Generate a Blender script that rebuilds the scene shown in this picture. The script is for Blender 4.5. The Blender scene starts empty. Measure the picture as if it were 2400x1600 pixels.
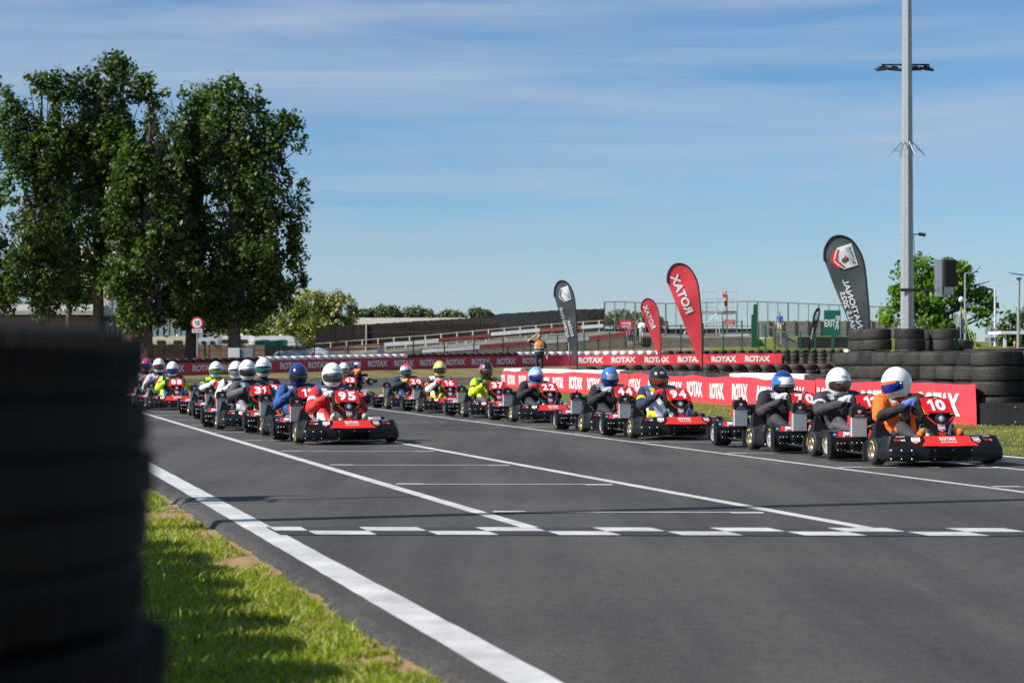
import bpy, bmesh, math, random
import numpy as np
from mathutils import Vector, Matrix, noise

# ------------------------------------------------------------------ camera, world, sun, exposure
F = 4667.0            # focal length in photo pixels (70 mm on 36 mm wide)
HZ = 848.0            # horizon row in the photo
scene = bpy.context.scene
col = scene.collection
cam = bpy.data.cameras.new('camera')
cam.sensor_width = 36.0
cam.lens = F / 2400.0 * 36.0
cam.shift_y = 48.0 / 2400.0
cam.clip_start = 0.1
cam.clip_end = 3000.0
cam.dof.use_dof = True
cam.dof.focus_distance = 23.0
cam.dof.aperture_fstop = 5.2
camo = bpy.data.objects.new('camera', cam)
camo.location = (0, 0, 1.0)
camo.rotation_euler = (math.radians(90), 0, 0)
col.objects.link(camo)
scene.camera = camo

SUN_EL = math.radians(38)
SUN_AZ = math.radians(-109.4)      # clockwise from +Y: left and a little behind the camera
sdir = Vector((math.sin(SUN_AZ) * math.cos(SUN_EL), math.cos(SUN_AZ) * math.cos(SUN_EL), math.sin(SUN_EL)))
world = bpy.data.worlds.new('World')
scene.world = world
world.use_nodes = True
nt = world.node_tree
nt.nodes.clear()
wo = nt.nodes.new('ShaderNodeOutputWorld')
bg = nt.nodes.new('ShaderNodeBackground')
sky = nt.nodes.new('ShaderNodeTexSky')
sky.sky_type = 'NISHITA'
sky.sun_disc = False
sky.sun_elevation = SUN_EL
sky.sun_rotation = SUN_AZ
sky.air_density = 1.0
sky.dust_density = 0.0
sky.ozone_density = 6.0
bg.inputs['Strength'].default_value = 0.066
# thin cirrus drawn through the blue
tcw = nt.nodes.new('ShaderNodeTexCoord')
mpw = nt.nodes.new('ShaderNodeMapping')
mpw.inputs['Scale'].default_value = (2.2, 2.2, 26.0)
mpw.inputs['Rotation'].default_value = (0.0, math.radians(3.0), 0.0)
nzw = nt.nodes.new('ShaderNodeTexNoise')
nzw.inputs['Scale'].default_value = 1.6
nzw.inputs['Detail'].default_value = 7.0
nzw.inputs['Roughness'].default_value = 0.58
nzw.inputs['Distortion'].default_value = 0.5
rpw = nt.nodes.new('ShaderNodeValToRGB')
rpw.color_ramp.elements[0].position = 0.33
rpw.color_ramp.elements[0].color = (0, 0, 0, 1)
rpw.color_ramp.elements[1].position = 0.72
rpw.color_ramp.elements[1].color = (0.72, 0.72, 0.72, 1)
mxw = nt.nodes.new('ShaderNodeMixRGB')
mxw.inputs['Color2'].default_value = (5.0, 5.9, 7.1, 1)
nt.links.new(tcw.outputs['Generated'], mpw.inputs['Vector'])
nt.links.new(mpw.outputs['Vector'], nzw.inputs['Vector'])
nt.links.new(nzw.outputs['Fac'], rpw.inputs['Fac'])
nt.links.new(rpw.outputs['Color'], mxw.inputs['Fac'])
tnw = nt.nodes.new('ShaderNodeMixRGB')
tnw.blend_type = 'MULTIPLY'
tnw.inputs['Fac'].default_value = 1.0
tnw.inputs['Color2'].default_value = (0.80, 1.0, 1.15, 1)      # cool white balance of the photograph
nt.links.new(sky.outputs['Color'], tnw.inputs['Color1'])
nt.links.new(tnw.outputs['Color'], mxw.inputs['Color1'])
nt.links.new(mxw.outputs['Color'], bg.inputs['Color'])
nt.links.new(bg.outputs['Background'], wo.inputs['Surface'])

sl = bpy.data.lights.new('sun', 'SUN')
sl.energy = 5.0
sl.angle = math.radians(0.5)
sl.color = (1.0, 0.955, 0.88)
so = bpy.data.objects.new('sun', sl)
so.rotation_euler = sdir.to_track_quat('Z', 'Y').to_euler()
so.location = (-30, -10, 30)
col.objects.link(so)

vs = scene.view_settings
vs.view_transform = 'Standard'
vs.look = 'None'
vs.exposure = 0.52
vs.gamma = 1.0
vs.use_curve_mapping = False
scene.cycles.max_bounces = 6
scene.cycles.transparent_max_bounces = 8

rnd = random.Random(7)
rng = np.random.default_rng(7)

def at(px, py, D):
    """a photo pixel and a distance to a point in the place"""
    return Vector(((px - 1200.0) / F * D, D, 1.0 + (HZ - py) / F * D))

def lerp(a, b, t): return a + (b - a) * t

def sstep(a, b, x):
    t = min(1, max(0, (x - a) / (b - a)))
    return t * t * (3 - 2 * t)

def interp(x, pts):
    if x <= pts[0][0]: return pts[0][1]
    for (a, b), (c, d) in zip(pts, pts[1:]):
        if x <= c: return b + (d - b) * (x - a) / (c - a)
    return pts[-1][1]

# ------------------------------------------------------------------ materials
_mats = {}
def M(name, c, rough=0.6, metal=0.0, var=0.0, scale=12.0, bump=0.0, bscale=60.0, c2=None, coat=0.0, spec=0.5, detail=6.0, sub=0.0):
    if name in _mats: return _mats[name]
    m = bpy.data.materials.new(name)
    m.use_nodes = True
    n = m.node_tree.nodes; l = m.node_tree.links
    b = n['Principled BSDF']
    b.inputs['Base Color'].default_value = (*c, 1)
    b.inputs['Roughness'].default_value = rough
    b.inputs['Metallic'].default_value = metal
    b.inputs['Specular IOR Level'].default_value = spec
    b.inputs['Coat Weight'].default_value = coat
    b.inputs['Coat Roughness'].default_value = 0.06
    tc = n.new('ShaderNodeTexCoord')
    if var > 0 or c2 is not None:
        nz = n.new('ShaderNodeTexNoise')
        nz.inputs['Scale'].default_value = scale
        nz.inputs['Detail'].default_value = detail
        nz.inputs['Roughness'].default_value = 0.65
        l.new(tc.outputs['Object'], nz.inputs['Vector'])
        rp = n.new('ShaderNodeValToRGB')
        rp.color_ramp.elements[0].position = 0.3
        rp.color_ramp.elements[1].position = 0.7
        d = c2 if c2 is not None else tuple(min(1, x * (1 + var)) for x in c)
        a = c if c2 is not None else tuple(x * (1 - var) for x in c)
        rp.color_ramp.elements[0].color = (*a, 1)
        rp.color_ramp.elements[1].color = (*d, 1)
        l.new(nz.outputs['Fac'], rp.inputs['Fac'])
        l.new(rp.outputs['Color'], b.inputs['Base Color'])
    if bump > 0:
        nb = n.new('ShaderNodeTexNoise')
        nb.inputs['Scale'].default_value = bscale
        nb.inputs['Detail'].default_value = 4.0
        l.new(tc.outputs['Object'], nb.inputs['Vector'])
        bp = n.new('ShaderNodeBump')
        bp.inputs['Strength'].default_value = bump
        bp.inputs['Distance'].default_value = 0.02
        l.new(nb.outputs['Fac'], bp.inputs['Height'])
        l.new(bp.outputs['Normal'], b.inputs['Normal'])
    _mats[name] = m
    return m

def asphalt_mat():
    m = bpy.data.materials.new('asphalt'); m.use_nodes = True
    n = m.node_tree.nodes; l = m.node_tree.links; b = n['Principled BSDF']
    tc = n.new('ShaderNodeTexCoord')
    def nz(scale, det, vec=None, rough=0.6):
        x = n.new('ShaderNodeTexNoise'); x.inputs['Scale'].default_value = scale
        x.inputs['Detail'].default_value = det; x.inputs['Roughness'].default_value = rough
        l.new(vec or tc.outputs['Object'], x.inputs['Vector']); return x
    def ramp(src, p0, c0, p1, c1):
        r = n.new('ShaderNodeValToRGB')
        r.color_ramp.elements[0].position = p0; r.color_ramp.elements[0].color = (*c0, 1)
        r.color_ramp.elements[1].position = p1; r.color_ramp.elements[1].color = (*c1, 1)
        l.new(src, r.inputs['Fac']); return r
    def mul(a, bb, f=1.0):
        x = n.new('ShaderNodeMixRGB'); x.blend_type = 'MULTIPLY'; x.inputs['Fac'].default_value = f
        l.new(a, x.inputs['Color1']); l.new(bb, x.inputs['Color2']); return x
    mp = n.new('ShaderNodeMapping'); mp.inputs['Rotation'].default_value = (0, 0, math.radians(-15.4))
    mp.inputs['Scale'].default_value = (1.5, 0.09, 1)
    l.new(tc.outputs['Object'], mp.inputs['Vector'])
    agg = ramp(nz(95, 4, rough=0.8).outputs['Fac'], 0.36, (0.0095, 0.0097, 0.0107), 0.66, (0.117, 0.114, 0.110))
    mid = ramp(nz(14, 5).outputs['Fac'], 0.3, (0.72, 0.73, 0.76), 0.72, (1.18, 1.15, 1.1))
    big = ramp(nz(0.28, 4).outputs['Fac'], 0.33, (0.70, 0.71, 0.74), 0.68, (1.18, 1.15, 1.09))
    streak = ramp(nz(1.0, 4, mp.outputs['Vector']).outputs['Fac'], 0.36, (0.68, 0.69, 0.72), 0.56, (1.05, 1.05, 1.05))
    c = mul(mul(mul(agg.outputs['Color'], mid.outputs['Color']).outputs['Color'], big.outputs['Color']).outputs['Color'], streak.outputs['Color'])
    l.new(c.outputs['Color'], b.inputs['Base Color'])
    b.inputs['Roughness'].default_value = 0.82
    b.inputs['Specular IOR Level'].default_value = 0.35
    bp = n.new('ShaderNodeBump'); bp.inputs['Strength'].default_value = 0.55; bp.inputs['Distance'].default_value = 0.006
    l.new(nz(170, 3).outputs['Fac'], bp.inputs['Height']); l.new(bp.outputs['Normal'], b.inputs['Normal'])
    return m

def paint_mat():
    m = bpy.data.materials.new('road_paint_white'); m.use_nodes = True
    n = m.node_tree.nodes; l = m.node_tree.links; b = n['Principled BSDF']; tc = n.new('ShaderNodeTexCoord')
    def nz(scale, det, r=0.65):
        x = n.new('ShaderNodeTexNoise'); x.inputs['Scale'].default_value = scale; x.inputs['Detail'].default_value = det; x.inputs['Roughness'].default_value = r
        l.new(tc.outputs['Object'], x.inputs['Vector']); return x
    def ramp(src, p0, c0, p1, c1):
        r = n.new('ShaderNodeValToRGB'); r.color_ramp.elements[0].position = p0; r.color_ramp.elements[0].color = (*c0, 1)
        r.color_ramp.elements[1].position = p1; r.color_ramp.elements[1].color = (*c1, 1); l.new(src, r.inputs['Fac']); return r
    tone = ramp(nz(3.5, 6).outputs['Fac'], .3, (.36, .36, .35), .68, (.60, .60, .59))
    wear = ramp(nz(75, 5, .8).outputs['Fac'], .33, (.16, .16, .16), .45, (1, 1, 1))
    worn = ramp(nz(1.4, 5).outputs['Fac'], .36, (1, 1, 1), .60, (0, 0, 0))
    mw = n.new('ShaderNodeMixRGB'); mw.inputs['Color1'].default_value = (1, 1, 1, 1); l.new(worn.outputs['Color'], mw.inputs['Fac']); l.new(wear.outputs['Color'], mw.inputs['Color2'])
    x = n.new('ShaderNodeMixRGB'); x.blend_type = 'MULTIPLY'; x.inputs['Fac'].default_value = 1; l.new(tone.outputs['Color'], x.inputs['Color1']); l.new(mw.outputs['Color'], x.inputs['Color2'])
    l.new(x.outputs['Color'], b.inputs['Base Color']); b.inputs['Roughness'].default_value = .75
    bp = n.new('ShaderNodeBump'); bp.inputs['Strength'].default_value = .3; bp.inputs['Distance'].default_value = .005; l.new(nz(150, 3).outputs['Fac'], bp.inputs['Height']); l.new(bp.outputs['Normal'], b.inputs['Normal'])
    return m

def grass_mat(name, c0, c1, c2):
    m = bpy.data.materials.new(name); m.use_nodes = True
    n = m.node_tree.nodes; l = m.node_tree.links; b = n['Principled BSDF']
    tc = n.new('ShaderNodeTexCoord')
    a = n.new('ShaderNodeTexNoise'); a.inputs['Scale'].default_value = 0.45; a.inputs['Detail'].default_value = 6; a.inputs['Roughness'].default_value = 0.7
    f = n.new('ShaderNodeTexNoise'); f.inputs['Scale'].default_value = 30; f.inputs['Detail'].default_value = 5; f.inputs['Roughness'].default_value = 0.8
    l.new(tc.outputs['Object'], a.inputs['Vector']); l.new(tc.outputs['Object'], f.inputs['Vector'])
    r = n.new('ShaderNodeValToRGB'); e = r.color_ramp.elements
    e[0].position = 0.34; e[0].color = (*c0, 1); e[1].position = 0.66; e[1].color = (*c2, 1)
    k = e.new(0.48); k.color = (*c1, 1)
    l.new(a.outputs['Fac'], r.inputs['Fac'])
    r2 = n.new('ShaderNodeValToRGB'); r2.color_ramp.elements[0].position = 0.3; r2.color_ramp.elements[0].color = (0.4, 0.45, 0.4, 1)
    r2.color_ramp.elements[1].position = 0.7; r2.color_ramp.elements[1].color = (1.35, 1.3, 1.2, 1)
    l.new(f.outputs['Fac'], r2.inputs['Fac'])
    x = n.new('ShaderNodeMixRGB'); x.blend_type = 'MULTIPLY'; x.inputs['Fac'].default_value = 1
    l.new(r.outputs['Color'], x.inputs['Color1']); l.new(r2.outputs['Color'], x.inputs['Color2'])
    l.new(x.outputs['Color'], b.inputs['Base Color'])
    b.inputs['Roughness'].default_value = 0.9; b.inputs['Specular IOR Level'].default_value = 0.15
    bp = n.new('ShaderNodeBump'); bp.inputs['Strength'].default_value = 0.8; bp.inputs['Distance'].default_value = 0.05
    l.new(f.outputs['Fac'], bp.inputs['Height']); l.new(bp.outputs['Normal'], b.inputs['Normal'])
    return m

def leaf_mat(name, c, trans=0.35):
    m = bpy.data.materials.new(name); m.use_nodes = True
    n = m.node_tree.nodes; l = m.node_tree.links; b = n['Principled BSDF']
    b.inputs['Base Color'].default_value = (*c, 1); b.inputs['Roughness'].default_value = 0.5
    b.inputs['Specular IOR Level'].default_value = 0.4
    t = n.new('ShaderNodeBsdfTranslucent'); t.inputs['Color'].default_value = (c[0] * 1.2, c[1] * 1.35, c[2] * 0.6, 1)
    mx = n.new('ShaderNodeMixShader'); mx.inputs['Fac'].default_value = trans
    l.new(b.outputs['BSDF'], mx.inputs[1]); l.new(t.outputs['BSDF'], mx.inputs[2])
    l.new(mx.outputs['Shader'], n['Material Output'].inputs['Surface'])
    return m

rubber = M('tyre_rubber', (0.014, 0.014, 0.015), 0.72, var=0.5, scale=9, bump=0.25, bscale=45)
rubber_near = M('dark_rubber', (0.005, 0.005, 0.005), 0.85, c2=(0.012, 0.011, 0.010), scale=8, bump=0.3, bscale=50, spec=0.2)
rubber2 = M('dusty_rubber', (0.017, 0.0165, 0.016), 0.7, c2=(0.055, 0.050, 0.043), scale=5, bump=0.3, bscale=40)
wtyre = M('white_painted_rubber', (0.62, 0.63, 0.64), 0.55, c2=(0.82, 0.82, 0.82), scale=7)
blackpl = M('black_plastic', (0.004, 0.0042, 0.0048), 0.36, c2=(0.008, 0.008, 0.0085), scale=18, bump=0.05, bscale=90, spec=0.38)
blackpl2 = M('black_panel_plastic', (0.003, 0.003, 0.0034), 0.28, c2=(0.008, 0.008, 0.008), scale=25, spec=0.5)
finblack = M('fin_plastic', (0.004, 0.004, 0.0045), 0.5, spec=0.3)
matblack = M('matt_black', (0.008, 0.008, 0.009), 0.8)
seatblack = M('seat_black', (0.011, 0.011, 0.013), 0.35)
red = M('gloss_red', (0.62, 0.012, 0.016), 0.32)
redorange = M('decal_red', (0.72, 0.03, 0.02), 0.4)
white = M('decal_white', (0.8, 0.8, 0.8), 0.5)
yellow = M('decal_yellow', (0.75, 0.50, 0.02), 0.45)
navy = M('decal_navy', (0.012, 0.03, 0.08), 0.45)
greyblue = M('decal_grey_blue', (0.10, 0.15, 0.26), 0.45)
silver = M('silver_alloy', (0.78, 0.78, 0.80), 0.34, metal=0.75, var=0.12, scale=20)
gold = M('gold_alloy', (0.70, 0.60, 0.40), 0.3, metal=1.0)
steel = M('steel_tube', (0.42, 0.43, 0.45), 0.4, metal=0.9, var=0.2, scale=9)
galv = M('galvanised_steel', (0.27, 0.285, 0.30), 0.5, metal=0.35, c2=(0.40, 0.415, 0.425), scale=14, bump=0.06, bscale=25)
coolfin = M('radiator_fin', (0.74, 0.75, 0.76), 0.4)
radcore = M('radiator_core', (0.20, 0.21, 0.22), 0.5)
lens = M('lamp_glass', (0.55, 0.62, 0.68), 0.1, coat=0.5)
fuel = M('fuel_tank_plastic', (0.62, 0.66, 0.62), 0.35)
greenhose = M('green_hose', (0.03, 0.22, 0.17), 0.4)
asphalt = asphalt_mat()
paint = paint_mat()
paintb = M('road_paint_black', (0.018, 0.019, 0.022), 0.7, c2=(0.035, 0.036, 0.04), scale=40, bump=0.2, bscale=150)
painty = M('road_paint_yellow', (0.36, 0.25, 0.06), 0.7, c2=(0.20, 0.16, 0.07), scale=20)
grass_g = grass_mat('grass_green', (0.10, 0.15, 0.014), (0.16, 0.19, 0.025), (0.28, 0.22, 0.08))
grass_d = grass_mat('grass_dry', (0.12, 0.12, 0.035), (0.20, 0.175, 0.07), (0.30, 0.24, 0.12))
dirt = M('orange_soil', (0.20, 0.115, 0.055), 0.95, c2=(0.38, 0.235, 0.115), scale=14, bump=0.6, bscale=40)
soil = M('brown_soil', (0.16, 0.11, 0.065), 0.95, c2=(0.26, 0.19, 0.12), scale=0.8, bump=0.4, bscale=14)
concrete = M('concrete', (0.115, 0.10, 0.08), 0.9, c2=(0.21, 0.185, 0.15), scale=2.5, bump=0.2, bscale=20)
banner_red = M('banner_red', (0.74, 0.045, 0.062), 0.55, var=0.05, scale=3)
banner_dk = M('banner_shaded_red', (0.50, 0.03, 0.06), 0.6, var=0.08, scale=2)  # banner red darkened in the colour for the far banners' shade; low strip reuses it
flag_red = M('flag_red', (0.70, 0.05, 0.065), 0.6, var=0.06, scale=4)
flag_grey = M('flag_grey', (0.085, 0.097, 0.102), 0.6, var=0.15, scale=5)  # grey lifted in the colour for light coming through the cloth
postgreen = M('post_green', (0.008, 0.085, 0.05), 0.45)
wiregreen = M('wire_green', (0.012, 0.05, 0.04), 0.6)
bark = M('bark', (0.055, 0.042, 0.03), 0.95, c2=(0.14, 0.115, 0.09), scale=3, bump=0.8, bscale=9)
skin = M('skin', (0.52, 0.29, 0.20), 0.5)
creosote = M('creosoted_board', (0.009, 0.0065, 0.006), 0.9, c2=(0.022, 0.015, 0.013), scale=3.0)  # dark brown boards, darkened further in the colour for a fence face in shade
brownboard = M('brown_board', (0.15, 0.09, 0.06), 0.9, c2=(0.26, 0.17, 0.12), scale=3.0)
cream = M('cream_paint', (0.62, 0.57, 0.42), 0.7, var=0.1, scale=3)
whitep = M('white_paint', (0.70, 0.71, 0.72), 0.6, c2=(0.52, 0.54, 0.56), scale=2.5)
redp = M('dark_red_paint', (0.20, 0.022, 0.02), 0.6, c2=(0.28, 0.05, 0.035), scale=3)
darkmetal = M('dark_metal', (0.03, 0.032, 0.035), 0.5, metal=0.3)

_U = ['zeroth', 'first', 'second', 'third', 'fourth', 'fifth', 'sixth', 'seventh', 'eighth', 'ninth', 'tenth', 'eleventh', 'twelfth', 'thirteenth', 'fourteenth', 'fifteenth', 'sixteenth', 'seventeenth', 'eighteenth', 'nineteenth']
_T = ['', '', 'twenty', 'thirty', 'forty', 'fifty', 'sixty', 'seventy', 'eighty', 'ninety']
def nth(n):
    if n < 20: return _U[n]
    t, u = divmod(n, 10)
    return (_T[t][:-1] + 'ieth') if u == 0 else _T[t] + '-' + _U[u]

# ------------------------------------------------------------------ mesh builder
class B:
    def __init__(s): s.v = []; s.f = []; s.m = []; s.cur = 0
    def add(s, vs_, fs, mat=None, T=None):
        o = len(s.v)
        s.v += [tuple(T @ Vector(p)) if T is not None else tuple(p) for p in vs_]
        s.f += [tuple(i + o for i in f) for f in fs]
        s.m += [s.cur if mat is None else mat] * len(fs)
        return s
    def box(s, c, d, T=None, bev=0.0, mat=None):
        cx, cy, cz = c; hx, hy, hz = d[0] / 2, d[1] / 2, d[2] / 2
        if bev <= 0:
            P = [(cx + i * hx, cy + j * hy, cz + k * hz) for i in (-1, 1) for j in (-1, 1) for k in (-1, 1)]
            s.add(P, [(0, 1, 3, 2), (4, 6, 7, 5), (0, 4, 5, 1), (2, 3, 7, 6), (0, 2, 6, 4), (1, 5, 7, 3)], mat, T)
        else:
            b = min(bev, hx * 0.95, hy * 0.95, hz * 0.95)
            me = bmesh.new()
            idx = {}
            P = []
            for i in (-1, 1):
                for j in (-1, 1):
                    for k in (-1, 1):
                        for ax in range(3):
                            q = [i * hx, j * hy, k * hz]
                            for a2 in range(3):
                                if a2 != ax: q[a2] -= (i, j, k)[a2] * b
                            idx[(i, j, k, ax)] = len(P); P.append((cx + q[0], cy + q[1], cz + q[2]))
            fs = []
            for sgn in (-1, 1):
                fs.append([idx[(sgn, j, k, 0)] for j, k in ((-1, -1), (1, -1), (1, 1), (-1, 1))][::sgn])
                fs.append([idx[(i, sgn, k, 1)] for i, k in ((-1, -1), (1, -1), (1, 1), (-1, 1))][::-sgn])
                fs.append([idx[(i, j, sgn, 2)] for i, j in ((-1, -1), (1, -1), (1, 1), (-1, 1))][::sgn])
            for a in (-1, 1):
                for c2 in (-1, 1):
                    fs.append([idx[(-1, a, c2, 1)], idx[(1, a, c2, 1)], idx[(1, a, c2, 2)], idx[(-1, a, c2, 2)]])
                    fs.append([idx[(a, -1, c2, 0)], idx[(a, 1, c2, 0)], idx[(a, 1, c2, 2)], idx[(a, -1, c2, 2)]])
                    fs.append([idx[(a, c2, -1, 0)], idx[(a, c2, 1, 0)], idx[(a, c2, 1, 1)], idx[(a, c2, -1, 1)]])
            for i in (-1, 1):
                for j in (-1, 1):
                    for k in (-1, 1):
                        fs.append([idx[(i, j, k, 0)], idx[(i, j, k, 1)], idx[(i, j, k, 2)]])
            me.free()
            s.add(P, [tuple(f) for f in fs], mat, T)
        return s
    def loft(s, rings, cap=True, closed=True, mat=None):
        n = len(rings[0]); P = [p for r in rings for p in r]; fs = []
        for i in range(len(rings) - 1):
            for j in range(n if closed else n - 1):
                k = (j + 1) % n
                fs.append((i * n + j, i * n + k, (i + 1) * n + k, (i + 1) * n + j))
        if cap and closed:
            fs.append(tuple(range(n))[::-1]); fs.append(tuple((len(rings) - 1) * n + j for j in range(n)))
        return s.add(P, fs, mat)
    def tube(s, pts, r, n=8, mat=None, cap=True):
        pts = [Vector(p) for p in pts]; rings = []; up = None
        for i, p in enumerate(pts):
            t = (pts[min(i + 1, len(pts) - 1)] - pts[max(i - 1, 0)]).normalized()
            if up is None:
                up = Vector((0, 0, 1)) if abs(t.z) < 0.9 else Vector((1, 0, 0))
            a = t.cross(up)
            if a.length < 1e-6: a = t.cross(Vector((0, 1, 0)))
            a.normalize(); b = a.cross(t).normalized(); up = b
            rr = r[i] if isinstance(r, (list, tuple)) else r
            rings.append([p + (a * math.cos(2 * math.pi * k / n) + b * math.sin(2 * math.pi * k / n)) * rr for k in range(n)])
        return s.loft(rings, cap, True, mat)
    def lathe(s, prof, c=(0, 0, 0), axis='z', n=24, mat=None, closed=False, a0=0.0, a1=2 * math.pi):
        full = abs(a1 - a0 - 2 * math.pi) < 1e-6
        P = []; fs = []; m = len(prof); nn = n if full else n + 1
        for i in range(nn):
            a = a0 + (a1 - a0) * i / n
            for r, z in prof:
                x, y = r * math.cos(a), r * math.sin(a)
                q = (x, y, z) if axis == 'z' else ((z, x, y) if axis == 'x' else (x, z, y))
                P.append((c[0] + q[0], c[1] + q[1], c[2] + q[2]))
        for i in range(n):
            k = (i + 1) % nn
            for j in range(m if closed else m - 1):
                jj = (j + 1) % m
                fs.append((i * m + j, k * m + j, k * m + jj, i * m + jj))
        return s.add(P, fs, mat)
    def ellip(s, c, r, nu=16, nv=10, T=None, mat=None):
        P = []; fs = []
        for i in range(nv + 1):
            ph = math.pi * i / nv
            for j in range(nu):
                th = 2 * math.pi * j / nu
                P.append((c[0] + r[0] * math.sin(ph) * math.cos(th), c[1] + r[1] * math.sin(ph) * math.sin(th), c[2] + r[2] * math.cos(ph)))
        for i in range(nv):
            for j in range(nu):
                k = (j + 1) % nu
                fs.append((i * nu + j, (i + 1) * nu + j, (i + 1) * nu + k, i * nu + k))
        return s.add(P, fs, mat, T)
    def prism(s, poly, fr, d0, d1, mat=None):
        """2D polygon on a frame, from offset d0 to d1 along its normal"""
        n = len(poly)
        P = [fr.pt(a, b, d0) for a, b in poly] + [fr.pt(a, b, d1) for a, b in poly]
        fs = [tuple(range(n))[::-1], tuple(range(n, 2 * n))] + [(i, (i + 1) % n, n + (i + 1) % n, n + i) for i in range(n)]
        return s.add(P, fs, mat)
    def poly(s, pts, mat=None):
        return s.add(pts, [tuple(range(len(pts)))], mat)
    def mesh(s, name, mats, smooth=35):
        me = bpy.data.meshes.new(name)
        me.from_pydata([tuple(p) for p in s.v], [], s.f)
        for m in mats: me.materials.append(m)
        if len(mats) > 1: me.polygons.foreach_set('material_index', s.m)
        bm = bmesh.new(); bm.from_mesh(me)
        bmesh.ops.remove_doubles(bm, verts=bm.verts, dist=1e-5)
        bmesh.ops.recalc_face_normals(bm, faces=bm.faces)
        bm.to_mesh(me); bm.free()
        if smooth:
            me.polygons.foreach_set('use_smooth', [True] * len(me.polygons))
            me.set_sharp_from_angle(angle=math.radians(smooth))
        me.update()
        return me
    def build(s, name, mats, parent=None, smooth=35):
        if not isinstance(mats, (list, tuple)): mats = [mats]
        return link(name, s.mesh(name, mats, smooth), parent)

def link(name, me, parent=None):
    o = bpy.data.objects.new(name, me); col.objects.link(o)
    if parent is not None: o.parent = parent
    return o

def tag(o, label=None, cat=None, group=None, kind=None):
    if label: o['label'] = label
    if cat: o['category'] = cat
    if group: o['group'] = group
    if kind: o['kind'] = kind
    return o

def empty(name, loc=(0, 0, 0), rz=0.0, label=None, cat=None, group=None):
    o = bpy.data.objects.new(name, None); o.empty_display_size = 0.2
    o.location = loc; o.rotation_euler = (0, 0, rz); col.objects.link(o)
    return tag(o, label, cat, group)

class Fr:
    def __init__(s, o, u, v):
        s.o = Vector(o); s.u = Vector(u).normalized(); v = Vector(v)
        s.v = (v - s.u * v.dot(s.u)).normalized(); s.n = s.u.cross(s.v)
    def pt(s, a, b, d=0.0): return s.o + s.u * a + s.v * b + s.n * d

_txt = {}
def text2d(t, off=0.02, spacing=1.0):
    """2D mesh of a word scaled into the unit square"""
    k = (t, off, spacing)
    if k in _txt: return _txt[k]
    cu = bpy.data.curves.new('t', 'FONT'); cu.body = t; cu.size = 1.0; cu.offset = off
    cu.resolution_u = 3; cu.space_character = spacing; cu.fill_mode = 'FRONT'
    ob = bpy.data.objects.new('t', cu)
    me = bpy.data.meshes.new_from_object(ob)
    P = np.array([v.co[:2] for v in me.vertices]); fs = [tuple(p.vertices) for p in me.polygons]
    lo = P.min(0); hi = P.max(0); asp = (hi[0] - lo[0]) / (hi[1] - lo[1])
    P = (P - lo) / (hi - lo)
    bpy.data.objects.remove(ob); bpy.data.curves.remove(cu); bpy.data.meshes.remove(me)
    _txt[k] = (P, fs, asp)
    return _txt[k]

def put_text(b, t, fn, mat=None, off=0.02, spacing=1.0):
    """fn maps (0..1, 0..1) of the word box to a point"""
    P, fs, asp = text2d(t, off, spacing)
    b.add([fn(p[0], p[1]) for p in P], fs, mat)

def text_on(b, t, fr, x0, x1, y0, y1, d, mat=None, off=0.02):
    put_text(b, t, lambda u, v: fr.pt(lerp(x0, x1, u), lerp(y0, y1, v), d), mat, off)

SH = [(-.5, .5), (.5, .5), (.5, -.15), (0, -.6), (-.5, -.15)]
def shield(b, fr, cx, cy, s, d, mw, mr, md=None, step=0.0015):
    b.add([fr.pt(cx + x * s, cy + y * s, d) for x, y in SH], [(0, 1, 2, 3, 4)], mw)
    for k in range(3):
        y0 = 0.10 - k * 0.22; w = 0.40 if k < 2 else 0.2
        q = [(-w, y0), (0, y0 - w * .62), (w, y0), (w, y0 - .12), (0, y0 - .12 - w * .62), (-w, y0 - .12)]
        b.add([fr.pt(cx + x * s, cy + y * s, d + step) for x, y in q], [(0, 1, 4, 5), (1, 2, 3, 4)], mr)
    if md is not None:
        text_on(b, 'ROTAX', fr, cx - .38 * s, cx + .38 * s, cy + .24 * s, cy + .42 * s, d + step, md, 0.03)

def np_mesh(name, V, Fq, mats, midx=None):
    me = bpy.data.meshes.new(name)
    V = np.asarray(V, np.float32); Fq = np.asarray(Fq, np.int32); k = Fq.shape[1]
    me.vertices.add(len(V)); me.vertices.foreach_set('co', V.ravel())
    me.loops.add(Fq.size); me.loops.foreach_set('vertex_index', Fq.ravel())
    me.polygons.add(len(Fq)); me.polygons.foreach_set('loop_start', np.arange(0, Fq.size, k, dtype=np.int32))
    for m in mats: me.materials.append(m)
    if midx is not None: me.polygons.foreach_set('material_index', np.asarray(midx, np.int32))
    me.update(calc_edges=True)
    return me

# bodies: overlapping rounded limbs fused into one continuous skin
def capsule(b, p0, p1, r0, r1, n=12, sx=1.0):
    p0 = Vector(p0); p1 = Vector(p1); t = p1 - p0; L = t.length
    t = t.normalized() if L > 1e-6 else Vector((0, 0, 1))
    a = t.cross(Vector((0, 1, 0)))
    if a.length < 0.05: a = t.cross(Vector((1, 0, 0)))
    a.normalize(); c = t.cross(a)
    rings = []
    for k in range(5):
        an = -math.pi / 2 + math.pi / 2 * k / 4 * 0.98 + 0.03
        rings.append((p0 + t * r0 * math.sin(an), r0 * math.cos(an)))
    for k in range(5):
        an = math.pi / 2 * k / 4 * 0.98
        rings.append((p1 + t * r1 * math.sin(an), r1 * math.cos(an)))
    b.loft([[p + (a * math.cos(2 * math.pi * j / n) * sx + c * math.sin(2 * math.pi * j / n)) * r for j in range(n)] for p, r in rings])

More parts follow.
